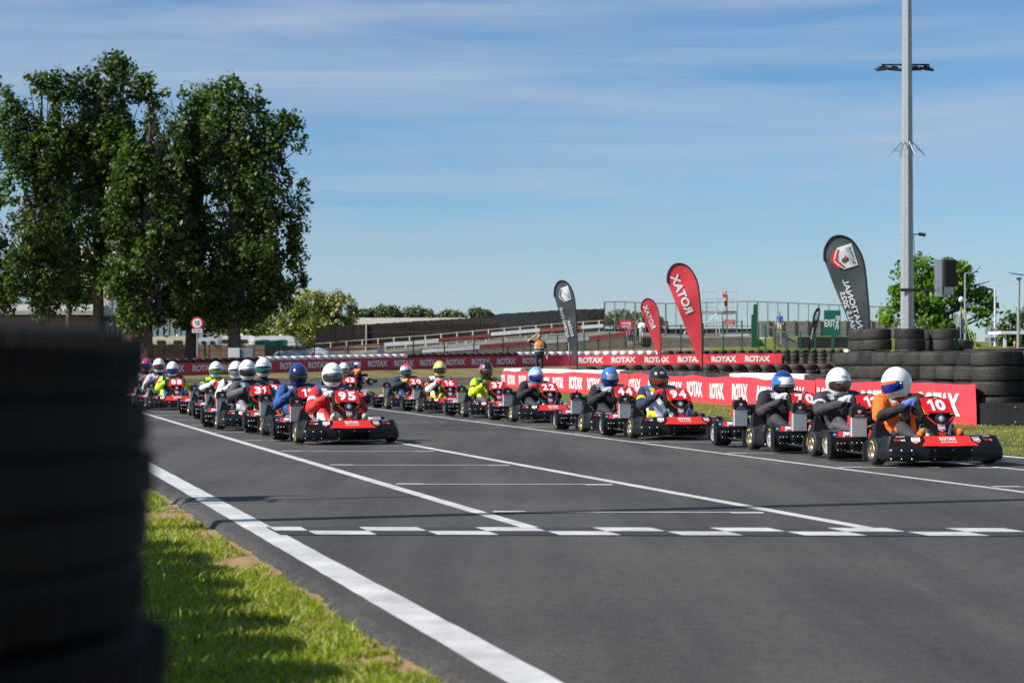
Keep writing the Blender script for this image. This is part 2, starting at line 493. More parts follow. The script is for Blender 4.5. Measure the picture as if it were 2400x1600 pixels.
def fuse(b, voxel, smooth_it=3, folds=0.0):
    me = b.mesh('tmp', [], 0)
    o = link('tmp', me)
    md = o.modifiers.new('r', 'REMESH'); md.mode = 'VOXEL'; md.voxel_size = voxel
    dg = bpy.context.evaluated_depsgraph_get()
    me2 = bpy.data.meshes.new_from_object(o.evaluated_get(dg))
    bpy.data.objects.remove(o); bpy.data.meshes.remove(me)
    bm = bmesh.new(); bm.from_mesh(me2)
    for _ in range(smooth_it):
        bmesh.ops.smooth_vert(bm, verts=bm.verts, factor=0.5, use_axis_x=True, use_axis_y=True, use_axis_z=True)
    if folds > 0:      # creases of a loose suit
        bm.normal_update()
        for v in bm.verts:
            c = v.co
            f = noise.noise(Vector((c.x * 9, c.y * 7, c.z * 24))) + .7 * noise.noise(Vector((c.x * 26 + 5, c.y * 22, c.z * 18)))
            f = abs(f) * 1.4 - .35
            v.co = c + v.normal * (folds * f)
        bmesh.ops.smooth_vert(bm, verts=bm.verts, factor=0.3, use_axis_x=True, use_axis_y=True, use_axis_z=True)
    bm.to_mesh(me2); bm.free()
    me2.polygons.foreach_set('use_smooth', [True] * len(me2.polygons))
    return me2
# ------------------------------------------------------------------ ground, track and markings
TS = -0.2764                                   # the straight runs away to the left
def x_edge(Y): return 1.79 + TS * Y            # centre of the white edge line
def nz1(x, s=1.0): return noise.noise(Vector((x * s, 3.7, 1.3)))

b = B(); S = 900
b.poly([(-S, -60, -0.06), (S, -60, -0.06), (S, 1400, -0.06), (-S, 1400, -0.06)])
tag(b.build('ground', grass_d, smooth=0), kind='structure')

b = B(); P = []; fs = []; Ys = [-8 + 0.12 * i for i in range(int(68 / 0.12) + 1)]
for Y in Ys:
    xe = x_edge(Y) - 0.19 - 0.05 * nz1(Y, 1.1) - 0.035 * nz1(Y, 5) - 0.02 * nz1(Y, 17)
    P += [(xe - 0.05 - 0.03 * nz1(Y, 9), Y, -0.075), (xe, Y, -0.012), (xe + 0.03, Y, 0.0), (70, Y, 0.0)]
for i in range(len(Ys) - 1):
    for k in range(3): fs.append((4 * i + k, 4 * i + k + 1, 4 * i + 4 + k + 1, 4 * i + 4 + k))
b.add(P, fs)
b.poly([(-90, 60, 0), (70, 60, 0), (70, 150, 0), (-90, 150, 0)])
tag(b.build('track', asphalt, smooth=30), kind='structure')

def ribbon(name, pts, w, z, m, rough=0.0):
    b = B(); pts = [Vector((p[0], p[1], 0)) for p in pts]; P = []
    for i, p in enumerate(pts):
        t = (pts[min(i + 1, len(pts) - 1)] - pts[max(i - 1, 0)]).normalized(); n = Vector((t.y, -t.x, 0))
        e1 = rough * nz1(p.y + p.x, 6); e2 = rough * nz1(p.y + p.x + 40, 6)
        P += [p + n * (w / 2 + e1) + Vector((0, 0, z)), p - n * (w / 2 + e2) + Vector((0, 0, z))]
    b.add(P, [(2 * i, 2 * i + 1, 2 * i + 3, 2 * i + 2) for i in range(len(pts) - 1)])
    return tag(b.build(name, m, smooth=0), kind='structure')

def seg(p, q, n=40): return [(lerp(p[0], q[0], i / n), lerp(p[1], q[1], i / n)) for i in range(n + 1)]
ribbon('edge_line', seg((x_edge(-4), -4), (x_edge(60), 60), 400), 0.165, 0.002, paint, 0.006)
xA = lambda Y: 0.144 - 0.272 * (Y - 11.9)
xB = lambda Y: 2.206 - 0.2795 * (Y - 11.755)
xC = lambda Y: 3.93 - 0.2525 * (Y - 15.3)
xD = lambda Y: 4.60 - 0.2525 * (Y - 19.0)
xE = lambda Y: 5.31 - 0.2525 * (Y - 20.65)
ribbon('grid_line', seg((xA(12.0), 12.0), (xA(58), 58), 160), 0.10, 0.002, paint, 0.006)
ribbon('grid_line', seg((xB(12.0), 12.0), (xB(58), 58), 160), 0.10, 0.002, paint, 0.006)
ribbon('grid_line', seg((xC(9.0), 9.0), (xC(58), 58), 160), 0.075, 0.002, paint, 0.006)
ribbon('grid_line', seg((xD(9.0), 9.0), (xD(58), 58), 160), 0.075, 0.002, paint, 0.006)
def slot(Y, xa, xb, dx0, dx1):
    x0 = xa(Y) + dx0; x1 = xb(Y) + dx1; dy = -0.02 * (x1 - x0)
    ribbon('grid_slot_line', seg((x0, Y), (x1, Y + dy), 8), 0.055, 0.0035, paint, 0.004)
    for xx, yy, s in ((x0, Y, 1), (x1, Y + dy, -1)):
        ribbon('grid_slot_mark', seg((xx, yy + 0.055 * s), (xx + 0.22 * s, yy + 0.055 * s - 0.004), 2), 0.056, 0.0035, paint, 0.0)
for k in range(12):
    slot(13.26 + 3.02 * k, xA, xB, 0.10, -0.12)
    slot(15.93 + 2.95 * k, xC, xD, 0.08, -0.02)
ribbon('yellow_line', seg((x_edge(30.6) + 0.3, 30.6), (3.0, 30.0), 20), 0.05, 0.0035, painty, 0.01)

# chequered start line
st = empty('start_line'); st['kind'] = 'structure'
sl_dir = Vector((1, -0.022, 0)); tr = Vector((TS, 1, 0))
o0 = Vector((x_edge(11.77) + 0.10, 11.77, 0))
def cell(i0, i1, j0, j1, z):
    c = 0.352
    q = []
    for i, j in ((i0, j0), (i1, j0), (i1, j1), (i0, j1)):
        p = o0 + sl_dir * (i * c) + tr * (j * 0.272); q.append((p.x, p.y, z))
    return q
B().poly(cell(-0.15, 26, -1, 1, 0.0042)).build('black_band', paintb, st, 0)
for i in range(26):
    j = (i + 1) % 2
    B().poly(cell(i - .55 + (0 if i else .45), i + .45, j - 1 + .03, j - .03, 0.0056)).build('white_square', paint, st, 0)

def soil_strip():
    b = B(); P = []; fs = []; ys = [-3 + 0.1 * i for i in range(320)]
    for Y in ys:
        xe = x_edge(Y) - 0.16; w = (0.05 + 0.20 * sstep(9, 14, Y)) + 0.14 * nz1(Y + 5, 0.55) + 0.10 * nz1(Y, 2.4)
        P += [(xe, Y, -0.044), (xe - max(w, 0.05) * .6 - .05, Y, -0.046 + 0.004 * nz1(Y, 6)), (xe - max(w, 0.05) - .22, Y, -0.056)]
    for i in range(len(ys) - 1):
        for k in range(2): fs.append((3 * i + k, 3 * i + k + 1, 3 * i + 4 + k, 3 * i + 3 + k))
    b.add(P, fs)
    return tag(b.build('soil_edge', dirt), kind='structure')
soil_strip()
# trodden turf under the verge
b = B(); P = []; fs = []; ys = [-3 + 0.25 * i for i in range(130)]
for Y in ys:
    for k in range(14):
        x = x_edge(Y) - 0.35 - 0.35 * k
        P.append((x, Y, -0.056 + (0.022 * noise.noise(Vector((x * 2.2, Y * 2.2, 0))) if k > 1 else 0)))
for i in range(len(ys) - 1):
    for k in range(13): fs.append((14 * i + k, 14 * i + k + 1, 14 * i + 15 + k, 14 * i + 14 + k))
b.add(P, fs); tag(b.build('verge', grass_g), kind='structure')

# infield: from the right-hand edge of the straight to the far loop of the track
XB = [(67, -5.1), (72, -5.15), (77, -4.7), (82, -3.4), (90, -0.4), (95, 5), (99, 40)]
def x_in(Y): return xE(Y) + 0.07 if Y < 60 else (lerp(xE(60) + 0.07, -5.1, (Y - 60) / 7.0) if Y < 67 else interp(Y, XB))
FB = [(7.24, 31.0), (6.05, 36.3), (5.42, 41.0), (4.78, 47.0), (3.85, 54.0), (2.40, 61.5), (1.25, 67.5), (-0.42, 78.0)]
def x_bar(Y): return interp(Y, [(31, 7.24), (36.3, 6.05), (41, 5.42), (47, 4.78), (54, 3.85), (61.5, 2.4), (67.5, 1.25), (78, -.42), (90, -2)])
def h_in(X, Y):
    h = 0.012 + 0.38 * sstep(0.3, 7, X - x_bar(Y)) * sstep(45, 76, Y)
    h += 1.35 * sstep(13, 22, X) * sstep(62, 96, Y)
    return h + 0.02 * noise.noise(Vector((X * .8, Y * .8, 5))) * min(1, max(0, X - x_in(Y)))
b = B(); P = []; fs = []; mi = []; Yr = [10 + 0.75 * i for i in range(119)]; K = 44
for Y in Yr:
    x0 = x_in(Y)
    for k in range(K):
        X = x0 + (k * 0.22 if k < 20 else 4.4 + (k - 20) ** 1.5 * 0.42)
        P.append((X, Y, h_in(X, Y)))
for i in range(len(Yr) - 1):
    for k in range(K - 1): fs.append((K * i + k, K * i + k + 1, K * i + K + k + 1, K * i + K + k))
b.add(P, fs); tag(b.build('infield', grass_mat('grass_patchy', (0.07, 0.10, 0.018), (0.16, 0.165, 0.05), (0.30, 0.25, 0.11))), kind='structure')
ribbon('infield_edge_line', [(x_in(10 + .4 * i) - 0.07, 10 + .4 * i) for i in range(int(86 / .4))], 0.14, 0.006, paint, 0.006)
ribbon('far_edge_line', [(lerp(-11, 8, i / 30), lerp(120.6, 131.6, i / 30)) for i in range(31)], 0.5, 0.006, paint, 0.02)
ribbon('far_edge_line', [(lerp(-60, -2, i / 30), 104 + 3 * math.sin(i / 9.0)) for i in range(31)], 0.25, 0.006, paint, 0.02)
ribbon('far_edge_line', [(lerp(-40, 2, i / 30), lerp(92, 95, i / 30)) for i in range(31)], 0.2, 0.006, paint, 0.02)

# bank behind the far tyre barrier, climbing to the right
RB = [(200, 117.0, .13), (420, 122.0, .17), (800, 130.5, .41), (1170, 139.0, .62), (1340, 141.8, .70), (1500, 141.2, .74), (1840, 140.0, .82), (2000, 139.5, .85)]
def rb_base(px): return interp(px, [(a, c) for a, _, c in RB])
def rb_D(px): return interp(px, [(a, d) for a, d, _ in RB])
R1 = [(-400, .2), (900, .3), (1150, .6), (1300, 1.0), (1450, 1.2), (1700, 1.3), (2100, 1.3), (2600, 1.0)]
R2 = [(-400, .4), (740, .5), (1150, 1.1), (1300, 1.35), (1450, 1.5), (1700, 1.65), (1830, 2.35), (2000, 2.3), (2600, 1.4)]
def h_bank(px, D):
    d0 = rb_D(px); base = rb_base(px); e = interp(px, [(200, 110.0), (800, 121.5), (1200, 131.0), (2000, 134.0)])
    if D <= d0: return lerp(0.004, base, sstep(e, d0, D))
    if D <= 150: return base + interp(px, R1) * sstep(d0 + 0.5, 150, D)
    return base + lerp(interp(px, R1), interp(px, R2), sstep(150, 166, D))
b = B(); P = []; fs = []; mi = []; cols_ = [-500 + 45 * i for i in range(80)]; rows_ = None
NR = 14
for px in cols_:
    e = interp(px, [(200, 110.0), (800, 121.5), (1200, 131.0), (2000, 134.0)]); d0 = rb_D(px)
    rows_ = [e, lerp(e, d0, .35), lerp(e, d0, .7), d0, d0 + .6, 144, 147, 150, 154, 158, 162, 166, 185, 260]
    for D in rows_:
        p = at(px, 0, D); P.append((p.x, p.y, h_bank(px, D) + .05 * noise.noise(Vector((p.x * .5, p.y * .5, 9)))))
for i in range(len(cols_) - 1):
    for k in range(NR - 1):
        fs.append((NR * i + k, NR * i + k + 1, NR * i + NR + k + 1, NR * i + NR + k))
        px = cols_[i]
        m = 0 if k < 4 else (1 if (px < 1640 and k < 8) or (1000 < px < 1640) else 2)
        mi.append(m)
o = len(b.v); b.add(P, fs); b.m = mi
tag(b.build('bank', [grass_d, soil, grass_g]), kind='structure')

# ------------------------------------------------------------------ tyres
def tyre_profile(R, hh, lod):
    if lod: return [(R * .62, -hh * .7), (R * .78, -hh * .98), (R * .93, -hh), (R, -hh * .72), (R, hh * .72), (R * .93, hh), (R * .78, hh * .98), (R * .62, hh * .7)]
    p = [(R * .6, -hh * .7), (R * .72, -hh * .95), (R * .86, -hh), (R * .95, -hh * .9), (R * .992, -hh * .74)]
    for k in range(-1, 3):
        z = hh * (-.33 + .33 * (k + .0)) if False else hh * (-.46 + .31 * (k + 1))
        p += [(R, z - hh * .045), (R * .978, z - hh * .03), (R * .978, z + hh * .03), (R, z + hh * .045)]
    p += [(R * .992, hh * .74), (R * .95, hh * .9), (R * .86, hh), (R * .72, hh * .95), (R * .6, hh * .7)]
    return p
def tyre_mesh(name, R, h, mat, n=30, lod=False):
    b = B(); pr = tyre_profile(R, h / 2 * .985, lod) + [(R * .66, h * .2), (R * .66, -h * .2)]
    b.lathe(pr, n=n, closed=True)
    if not lod:      # shoulder tread blocks
        for k in range(n * 2):
            a = 2 * math.pi * k / (n * 2)
            for s in (-1, 1):
                T = Matrix.Rotation(a, 4, 'Z')
                b.box((R * .965, 0, s * h * .40), (.022, R * .05, h * .13), T)
    return b.mesh(name, [mat], 40)
TH = 0.236
tm = [tyre_mesh('tyre', .335, TH, rubber), tyre_mesh('tyre', .335, TH, rubber2), tyre_mesh('tyre', .335, TH, wtyre)]
tl = [tyre_mesh('tyre', .335, TH, rubber, 18, True), tyre_mesh('tyre', .335, TH, rubber2, 18, True), tyre_mesh('tyre', .335, TH, wtyre, 18, True)]
def tyre_stack(x, y, z, n, ms, label, group, white=0, h=TH, r=.335, jit=.02, skip=0):
    t = empty('tyre_stack', (x, y, z), 0, label, 'tyre stack', group)
    for k in range(skip, n):
        i = 2 if k >= n - white else rnd.choice((0, 1, 1))
        o = link('tyre', ms[i], t)
        o.location = (rnd.uniform(-jit, jit), rnd.uniform(-jit, jit), h * (k + .5))
        o.rotation_euler = (rnd.uniform(-.02, .02), rnd.uniform(-.02, .02), rnd.uniform(0, 6.28))
        s = r / .335 * rnd.uniform(.97, 1.02); o.scale = (s, s, h / TH * rnd.uniform(.97, 1.0))
    return t

# foreground: row of stacks along the left verge, the nearest fills the left of the picture
def near_tyre(name, R, h, seed):
    b = B(); hh = h / 2
    p = [(R * .6, -hh * .7), (R * .72, -hh * .95), (R * .84, -hh), (R * .925, -hh * .94), (R * .958, -hh * .77), (R * .972, -hh * .64)]
    for zg, r0, r1 in ((-.52, .966, .984), (-.17, .990, 1.0), (.17, 1.0, .990), (.52, .984, .966)):
        z = hh * zg; p += [(R * r0, z - hh * .035), (R * min(r0, r1) - .006, z - hh * .028), (R * min(r0, r1) - .006, z + hh * .028), (R * r1, z + hh * .035)]
    p += [(R * .972, hh * .64), (R * .958, hh * .77), (R * .925, hh * .94), (R * .84, hh), (R * .72, hh * .95), (R * .6, hh * .7), (R * .66, hh * .3), (R * .66, -hh * .3)]
    b.lathe(p, n=96, closed=True)
    for k in range(110):
        T = Matrix.Rotation(2 * math.pi * k / 110, 4, 'Z')
        for s in (-1, 1): b.box((R * .945, 0, s * hh * .78), (.022, R * .034, hh * .26), T)
    return b.mesh(name, [rubber_near], 40)
nt_ = near_tyre('tyre', .335, .232, 1)
for i in range(15):
    Y = 1.52 + 0.66 * i; X = -0.611 if i == 0 else -2.18 - 0.267 * (Y - 6.28)
    lab = ('out-of-focus black tyre stack filling the left foreground' if i == 0 else f'black tyre stack hidden behind the nearest one on the left verge, {nth(i + 1)} of its row')
    t = empty('tyre_stack', (X, Y, -0.13), 0, lab, 'tyre stack', None if i == 0 else 'tyre stacks along the left verge')
    n = 5
    for k in range(n):
        o = link('tyre', nt_ if i == 0 else tm[k % 2], t)
        dx = {4: 0.0, 3: 0.018, 2: 0.012}.get(k, 0.0) if i == 0 else rnd.uniform(-.03, .03)
        o.location = (dx, rnd.uniform(-.01, .01), .232 * (k + .5)); o.rotation_euler = (0, 0, rnd.uniform(0, 6))

# ------------------------------------------------------------------ banners
class Path:
    def __init__(s, pts, z=None):
        s.p = []
        n = len(pts); V = [Vector(p) for p in pts]
        for i in range(n - 1):
            a = V[max(i - 1, 0)]; b_ = V[i]; c = V[i + 1]; d = V[min(i + 2, n - 1)]
            for k in range(24):
                t = k / 24
                s.p.append(0.5 * ((2 * b_) + (c - a) * t + (2 * a - 5 * b_ + 4 * c - d) * t * t + (3 * b_ - a - 3 * c + d) * t ** 3))
        s.p.append(V[-1]); s.L = [0.0]
        for q, r in zip(s.p, s.p[1:]): s.L.append(s.L[-1] + (r - q).length)
    def len(s): return s.L[-1]
    def at(s, u):
        u = min(max(u, 0), s.L[-1] - 1e-4)
        import bisect
        i = min(bisect.bisect_right(s.L, u) - 1, len(s.p) - 2); f = (u - s.L[i]) / max(1e-9, s.L[i + 1] - s.L[i])
        return s.p[i].lerp(s.p[i + 1], f), (s.p[i + 1] - s.p[i]).normalized()

def banner(path, u0, u1, zb, h, side, m, label, group, words, ww, wh, wz, amp=0.03, sag=0.02, seed=0.0, lab_mat=None):
    """hanging banner with its lettering; side = +1 puts the face to the right of the path direction"""
    def surf(u, v, off=0.0):
        p, t = path.at(u); n = Vector((t.y, -t.x, 0)).normalized() * side
        w = amp * (noise.noise(Vector((u * .55, v * .6, seed))) + .7 * noise.noise(Vector((u * 1.6 + v * .8, v * .9, seed + 4))) * (0.35 + v / h) + .25 * noise.noise(Vector((u * 4.5 + v * 2, v, seed + 9))))
        zt = sag * noise.noise(Vector((u * .5, 0, seed + 2))) * (v / h) + sag * .6 * noise.noise(Vector((u * .6, 7, seed))) * (1 - v / h)
        return p + n * (w + off) + Vector((0, 0, zb + v + zt))
    mid = surf((u0 + u1) / 2, 0)
    t = empty('banner', mid, 0, label, 'banner', group)
    b = B(); nu = max(8, int((u1 - u0) / .12)); nv = 8; P = []; fs = []
    for i in range(nu + 1):
        for j in range(nv + 1): P.append(surf(lerp(u0, u1, i / nu), h * j / nv) - mid)
    for i in range(nu):
        for j in range(nv): fs.append((i * (nv + 1) + j, i * (nv + 1) + j + 1, (i + 1) * (nv + 1) + j + 1, (i + 1) * (nv + 1) + j))
    b.add(P, fs); b.build('cloth', m, t, 60)
    P2, f2, asp = text2d('ROTAX', .045, .95)
    bm = bmesh.new(); vv = [bm.verts.new((p[0], p[1], 0)) for p in P2]
    for f in f2:
        try: bm.faces.new([vv[i] for i in f])
        except ValueError: pass
    bmesh.ops.subdivide_edges(bm, edges=[e for e in bm.edges if e.calc_length() > .08], cuts=2, use_grid_fill=False)
    bm.verts.index_update(); TV = [(v.co.x, v.co.y) for v in bm.verts]; TF = [tuple(v.index for v in f.verts) for f in bm.faces]; bm.free()
    for uc in words:
        b = B()
        rev = -1 if side > 0 else 1
        b.add([surf(uc + (x - .5) * ww * -rev, wz + y * wh, .012) - mid for x, y in TV], TF)
        b.build('lettering', lab_mat or white, t, 0)
    return t
fb = Path([(x, y, 0) for x, y in FB])
L = fb.len()
segs = [(0.02, 7.1), (7.12, 14.2), (14.22, 26.0), (26.02, 38.4), (38.42, L - .02)]
names = ['bright red banner at the right end of the near tyre wall, beside the black belt', 'bright red banner behind the karts on the right, second from the black belt',
         'bright red banner with a dip, middle of the near tyre wall', 'bright red banner behind the black-helmeted driver on plate 94', 'bright red banner at the far left end of the near tyre wall']
for i, (a, c) in enumerate(segs):
    ws = [1.35 + 2.42 * k for k in range(21) if a < 1.35 + 2.42 * k - .5 and 1.35 + 2.42 * k + .5 < c + .4]
    banner(fb, a, c, 0.015, .64, -1, banner_red, names[i], 'near red banners', ws, 1.62, .375, .12, .05, .05, seed=i * 3.1)
# tyres behind the near banners
u = 0.25; cnt = {'t': 0, 'w': 0, 'b': 0}
while u < L:
    p, t = fb.at(u); n = Vector((-t.y, t.x, 0)) * -1; n = Vector((t.y, -t.x, 0))
    q = p + n * .42; px = 1200 + q.x / q.y * F
    tall = q.y < 37.2
    w = 1 if (1195 < px < 1240 or 1262 < px < 1475) else (1 if 1745 < px < 1905 else 0)
    kk = 't' if tall else ('w' if w else 'b'); cnt[kk] += 1
    if tall: tyre_stack(q.x, q.y, .0, 5, tm, f'tall black tyre stack behind the near banner, {nth(cnt[kk])} from its right end', 'tall stacks of the near tyre wall', 0, jit=.04)
    else: tyre_stack(q.x, q.y, h_in(q.x, q.y) - .01, 3, tm if q.y < 50 else tl, ('white-topped' if w else 'low black') + f' tyre stack behind the near banners, {nth(cnt[kk])} such from the right', ('white' if w else 'black') + ' stacks of the near tyre wall', w, h=.25)
    u += .665
# back row of the tall wall, then the two stacks right of the banner
for k in range(7):
    p, t = fb.at(.2 + .68 * k); n = Vector((t.y, -t.x, 0)); q = p + n * 1.06
    tyre_stack(q.x, q.y, 0, 5, tm, f'black tyre stack in the second row of the tall wall, {nth(k + 1)} from the right', 'second row of the tall tyre wall', 0)
for x, y, lab in ((7.72, 31.4, 'tall black tyre stack just right of the near banner end'), (8.42, 31.15, 'black tyre stack at the right picture edge'), (9.1, 30.9, 'black tyre stack beyond the right picture edge')):
    tyre_stack(x, y, 0, 5, tm, lab, None, 0, r=.345)
for i, (px, D, n) in enumerate(((2022, 46.2, 7), (2052, 45.2, 7), (2131, 45, 7), (2214, 45, 7), (2178, 46.0, 7), (2246, 46.4, 6), (2300, 40, 5), (2362, 39, 5))):
    p = at(px, 0, D)
    tyre_stack(p.x, p.y, .04, n, tm, ['black tyre stack foot of the grey feather flag', 'high black tyre stack left of the lighting mast', 'high black tyre stack in front of the lighting mast', 'high black tyre stack right of the lighting mast',
               'high black tyre stack peeping between two others by the mast', 'lower black tyre stack right behind the mast stacks', 'black tyre stack behind the wall under the oak', 'black tyre stack behind the wall at far right'][i], None, 0, h=.245, r=.345)
# rubber belt
b = B(); P0 = Vector((7.28, 30.98, 0)); P1 = Vector((10.2, 30.3, 0)); t_ = (P1 - P0).normalized(); n_ = Vector((t_.y, -t_.x, 0)); P = []
for i in range(25):
    p = P0.lerp(P1, i / 24) + n_ * (.012 * math.sin(i * .9))
    for z, d in ((.005, 0), (.36, 0), (.36, -.015), (.005, -.015)): P.append(p + n_ * d + Vector((0, 0, z + (.01 * math.sin(i * .5) if z > .1 else 0))))
b.add(P, [(4 * i + k, 4 * i + (k + 1) % 4, 4 * i + 4 + (k + 1) % 4, 4 * i + 4 + k) for i in range(24) for k in range(4)])
bt = tag(b.build('rubber_belt', M('belt', (.016, .016, .017), .5, var=.3, scale=6)), 'black rubber belt along the foot of the tyre wall at right', 'belt')
for px, py in ((2354, 954), (2354, 989)):
    q = P0.lerp(P1, .18); z = at(px, py, 30.9).z
    B().lathe([(0, .012), (.016, .008), (.02, 0)], n=10).build('bolt', steel, bt).matrix_local = Matrix.Translation(q + n_ * .003 + Vector((0, 0, z))) @ Matrix.Rotation(math.radians(90), 4, 'X')

# second tyre row and its low banner across the infield
for k in range(27):
    X = 2.0 + .66 * k; Y = 86.5 + .12 * k
    if X / Y * F + 1200 > 1985: break
    tyre_stack(X, Y, h_in(X, Y), 2, tl, f'low black tyre stack in the infield row, {nth(k + 1)} from the left', 'low infield tyre row', 0, h=.25)
lp = Path([(2.2, 93, .0), (9, 93.4, .0), (16.5, 94.2, .0)])
banner(lp, 5.2, 14.3, .60, .33, 1, banner_dk, 'dark red low banner strip behind the infield tyre row', None, [9.3, 11.6, 13.3], 1.5, .2, .02, .02, .01, 3.3)

# far barrier
rp_ = Path([tuple(Vector((at(a, 0, d).x, d, c))) for a, d, c in RB])
LR = rp_.len()
def u_of_px(px):
    best = min(range(400), key=lambda i: abs(1200 + rp_.at(LR * i / 399)[0].x / rp_.at(LR * i / 399)[0].y * F - px)); return LR * best / 399
ua, ub, uc_, ud = u_of_px(230), u_of_px(790), u_of_px(1345), u_of_px(1834)
def rwords(a, c, st_): return [a + st_ * (k + .5) for k in range(int((c - a) / st_))]
banner(rp_, ua, ub, .02, .76, 1, banner_dk, 'shaded maroon banner at the left of the far tyre barrier', 'far banners', rwords(ua, ub, 2.22), 1.62, .42, .2, .05, .03, 11.0, M('lettering_grey', (.62, .63, .66), .6))  # letters greyed to go with the shade in the cloth colour
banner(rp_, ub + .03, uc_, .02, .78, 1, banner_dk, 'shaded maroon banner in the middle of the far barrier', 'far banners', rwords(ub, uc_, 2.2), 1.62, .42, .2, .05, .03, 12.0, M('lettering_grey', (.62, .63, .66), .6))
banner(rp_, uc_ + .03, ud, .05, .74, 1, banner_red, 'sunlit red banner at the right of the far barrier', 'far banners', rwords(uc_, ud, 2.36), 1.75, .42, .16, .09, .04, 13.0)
u = .2; cnt = {}
while u < LR:
    p, t = rp_.at(u); q = p + Vector((-t.y, t.x, 0)) * .42; px = 1200 + q.x / q.y * F
    w = 1 if (600 < px < 945 or 1218 < px < 1556 or px > 1968) else 0
    kk = (w, px < 1836); cnt[kk] = cnt.get(kk, 0) + 1
    tyre_stack(q.x, q.y, p.z - .02, 4, tl, ('white-topped' if w else 'black') + (' tyre stack over the far banner, ' if px < 1836 else ' tyre stack past the end of the far banner, ') + nth(cnt[kk]) + ' such from the left',
               'stacks of the far tyre barrier', w, h=.265, skip=0, jit=.03)
    u += .63

# ------------------------------------------------------------------ grass blades
lg = [leaf_mat('blade_green', (.19, .28, .010), .4), leaf_mat('blade_light', (.34, .39, .02), .45), leaf_mat('blade_straw', (.46, .38, .15), .2), leaf_mat('blade_deep', (.07, .14, .012), .3)]
def blades(name, X, Y, Z, hmin, hmax, wid, label, seed, lean=.6, probs=(.4, .3, .12, .18)):
    r = np.random.default_rng(seed); N = len(X)
    h = r.uniform(hmin, hmax, N) * (0.7 + .6 * r.random(N)); a = r.uniform(0, 2 * np.pi, N); w = wid * r.uniform(.6, 1.3, N)
    ln = r.uniform(.1, lean, N) * h; d = r.uniform(0, 2 * np.pi, N)
    bx, by = np.cos(a) * w / 2, np.sin(a) * w / 2; lx, ly = np.cos(d) * ln, np.sin(d) * ln
    V = np.empty((N, 5, 3)); z0 = np.zeros(N)
    V[:, 0] = np.stack([X - bx, Y - by, Z], 1); V[:, 1] = np.stack([X + bx, Y + by, Z], 1)
    V[:, 2] = np.stack([X + bx * .8 + lx * .35, Y + by * .8 + ly * .35, Z + h * .6], 1); V[:, 3] = np.stack([X - bx * .8 + lx * .35, Y - by * .8 + ly * .35, Z + h * .6], 1)
    V[:, 4] = np.stack([X + lx, Y + ly, Z + h * .95], 1)
    idx = np.arange(N)[:, None] * 5
    Fq = np.concatenate([idx + np.array([0, 1, 2]), idx + np.array([0, 2, 3]), idx + np.array([3, 2, 4])], 0)
    mi = r.choice(4, N, p=probs); me = np_mesh(name, V.reshape(-1, 3), Fq, lg, np.tile(mi, 3))
    return tag(link(name, me), label, 'grass', kind='stuff')
def vnoise(X, Y, s, z=0.0): return np.array([noise.noise(Vector((x * s, y * s, z))) for x, y in zip(X, Y)])
N = 190000
Y = 5.4 + 18 * rng.random(N) ** 1.6; dd = .10 + 3.2 * rng.random(N) ** 1.3
X = 1.79 + TS * Y - .16 - dd
keep = (1200 + X / Y * F > 250); X, Y, dd = X[keep], Y[keep], dd[keep]
nz_ = vnoise(X, Y, 1.3); nz2 = vnoise(X, Y, 4.5, 3.0)
keep = (dd > .02 + .14 * np.clip((Y - 9) / 5, 0, 1) + .26 * vnoise(np.zeros(len(Y)), Y, .55, 2.0) + .25 * nz2) & ((nz_ + .5 * nz2) > -.42)
X, Y = X[keep], Y[keep]
blades('grass', X, Y, np.full(len(X), -.055),   .018, .05, .0065, 'short sunlit green grass of the left verge', 3, lean=1.5, probs=(.34, .36, .16, .14))
N = 60000
Y = 15 + 47 * rng.random(N) ** 1.4; xe_ = np.array([x_in(y) for y in Y]); xb_ = np.array([x_bar(y) if y > 31 else 12.0 for y in Y])
X = xe_ + .03 + (xb_ - xe_ + .2) * rng.random(N)
k2 = vnoise(X, Y, .9, 8.0) > -.25; X, Y = X[k2], Y[k2]
Z = np.array([h_in(x, y) for x, y in zip(X, Y)]) - .005
blades('grass', X, Y, Z, .014, .036, .011, 'mown green and straw grass between track and near banners', 4, probs=(.34, .34, .22, .10))
# ------------------------------------------------------------------ karts
_pm = {}
def part(key, name, parent, fn, mats, smooth=35):
    """a part whose mesh is shared by all karts"""
    if key not in _pm:
        b = B(); fn(b); _pm[key] = b.mesh(name, mats if isinstance(mats, list) else [mats], smooth)
    return link(name, _pm[key], parent)

ST = [(-.665, -.10), (-.672, -.21), (-.632, -.295), (-.52, -.33), (-.395, -.362), (-.33, -.375), (-.255, -.408), (-.12, -.418), (0, -.42)]
ST = [(x * .92, y) for x, y in ST]
ST = ST + [(-x, y) for x, y in ST[-2::-1]]
def bumper_mesh(b):
    rings = []
    for i, (x, y) in enumerate(ST):
        p = Vector(ST[max(i - 1, 0)]); q = Vector(ST[min(i + 1, len(ST) - 1)]); t = (q - p).normalized(); n = Vector((-t.y, t.x))
        e = 1.0 if abs(x) < .56 else (.6 if abs(x) < .605 else .45)
        dent = .018 if .23 < abs(x) < .37 else 0.0
        def R(d, z): return Vector((x + n.x * d, y + n.y * d, z))
        rings.append([R(.02, .050), R(-.004 + dent, .07), R(-.008 + dent, .12), R(dent * .5, .168), R(.014, .183), R(.065 * e, .233), R(.12 * e, .280), R(.15 * e, .284), R(.165 * e, .25), R(.16 * e, .10), R(.12 * e, .050)])
    b.loft(rings)
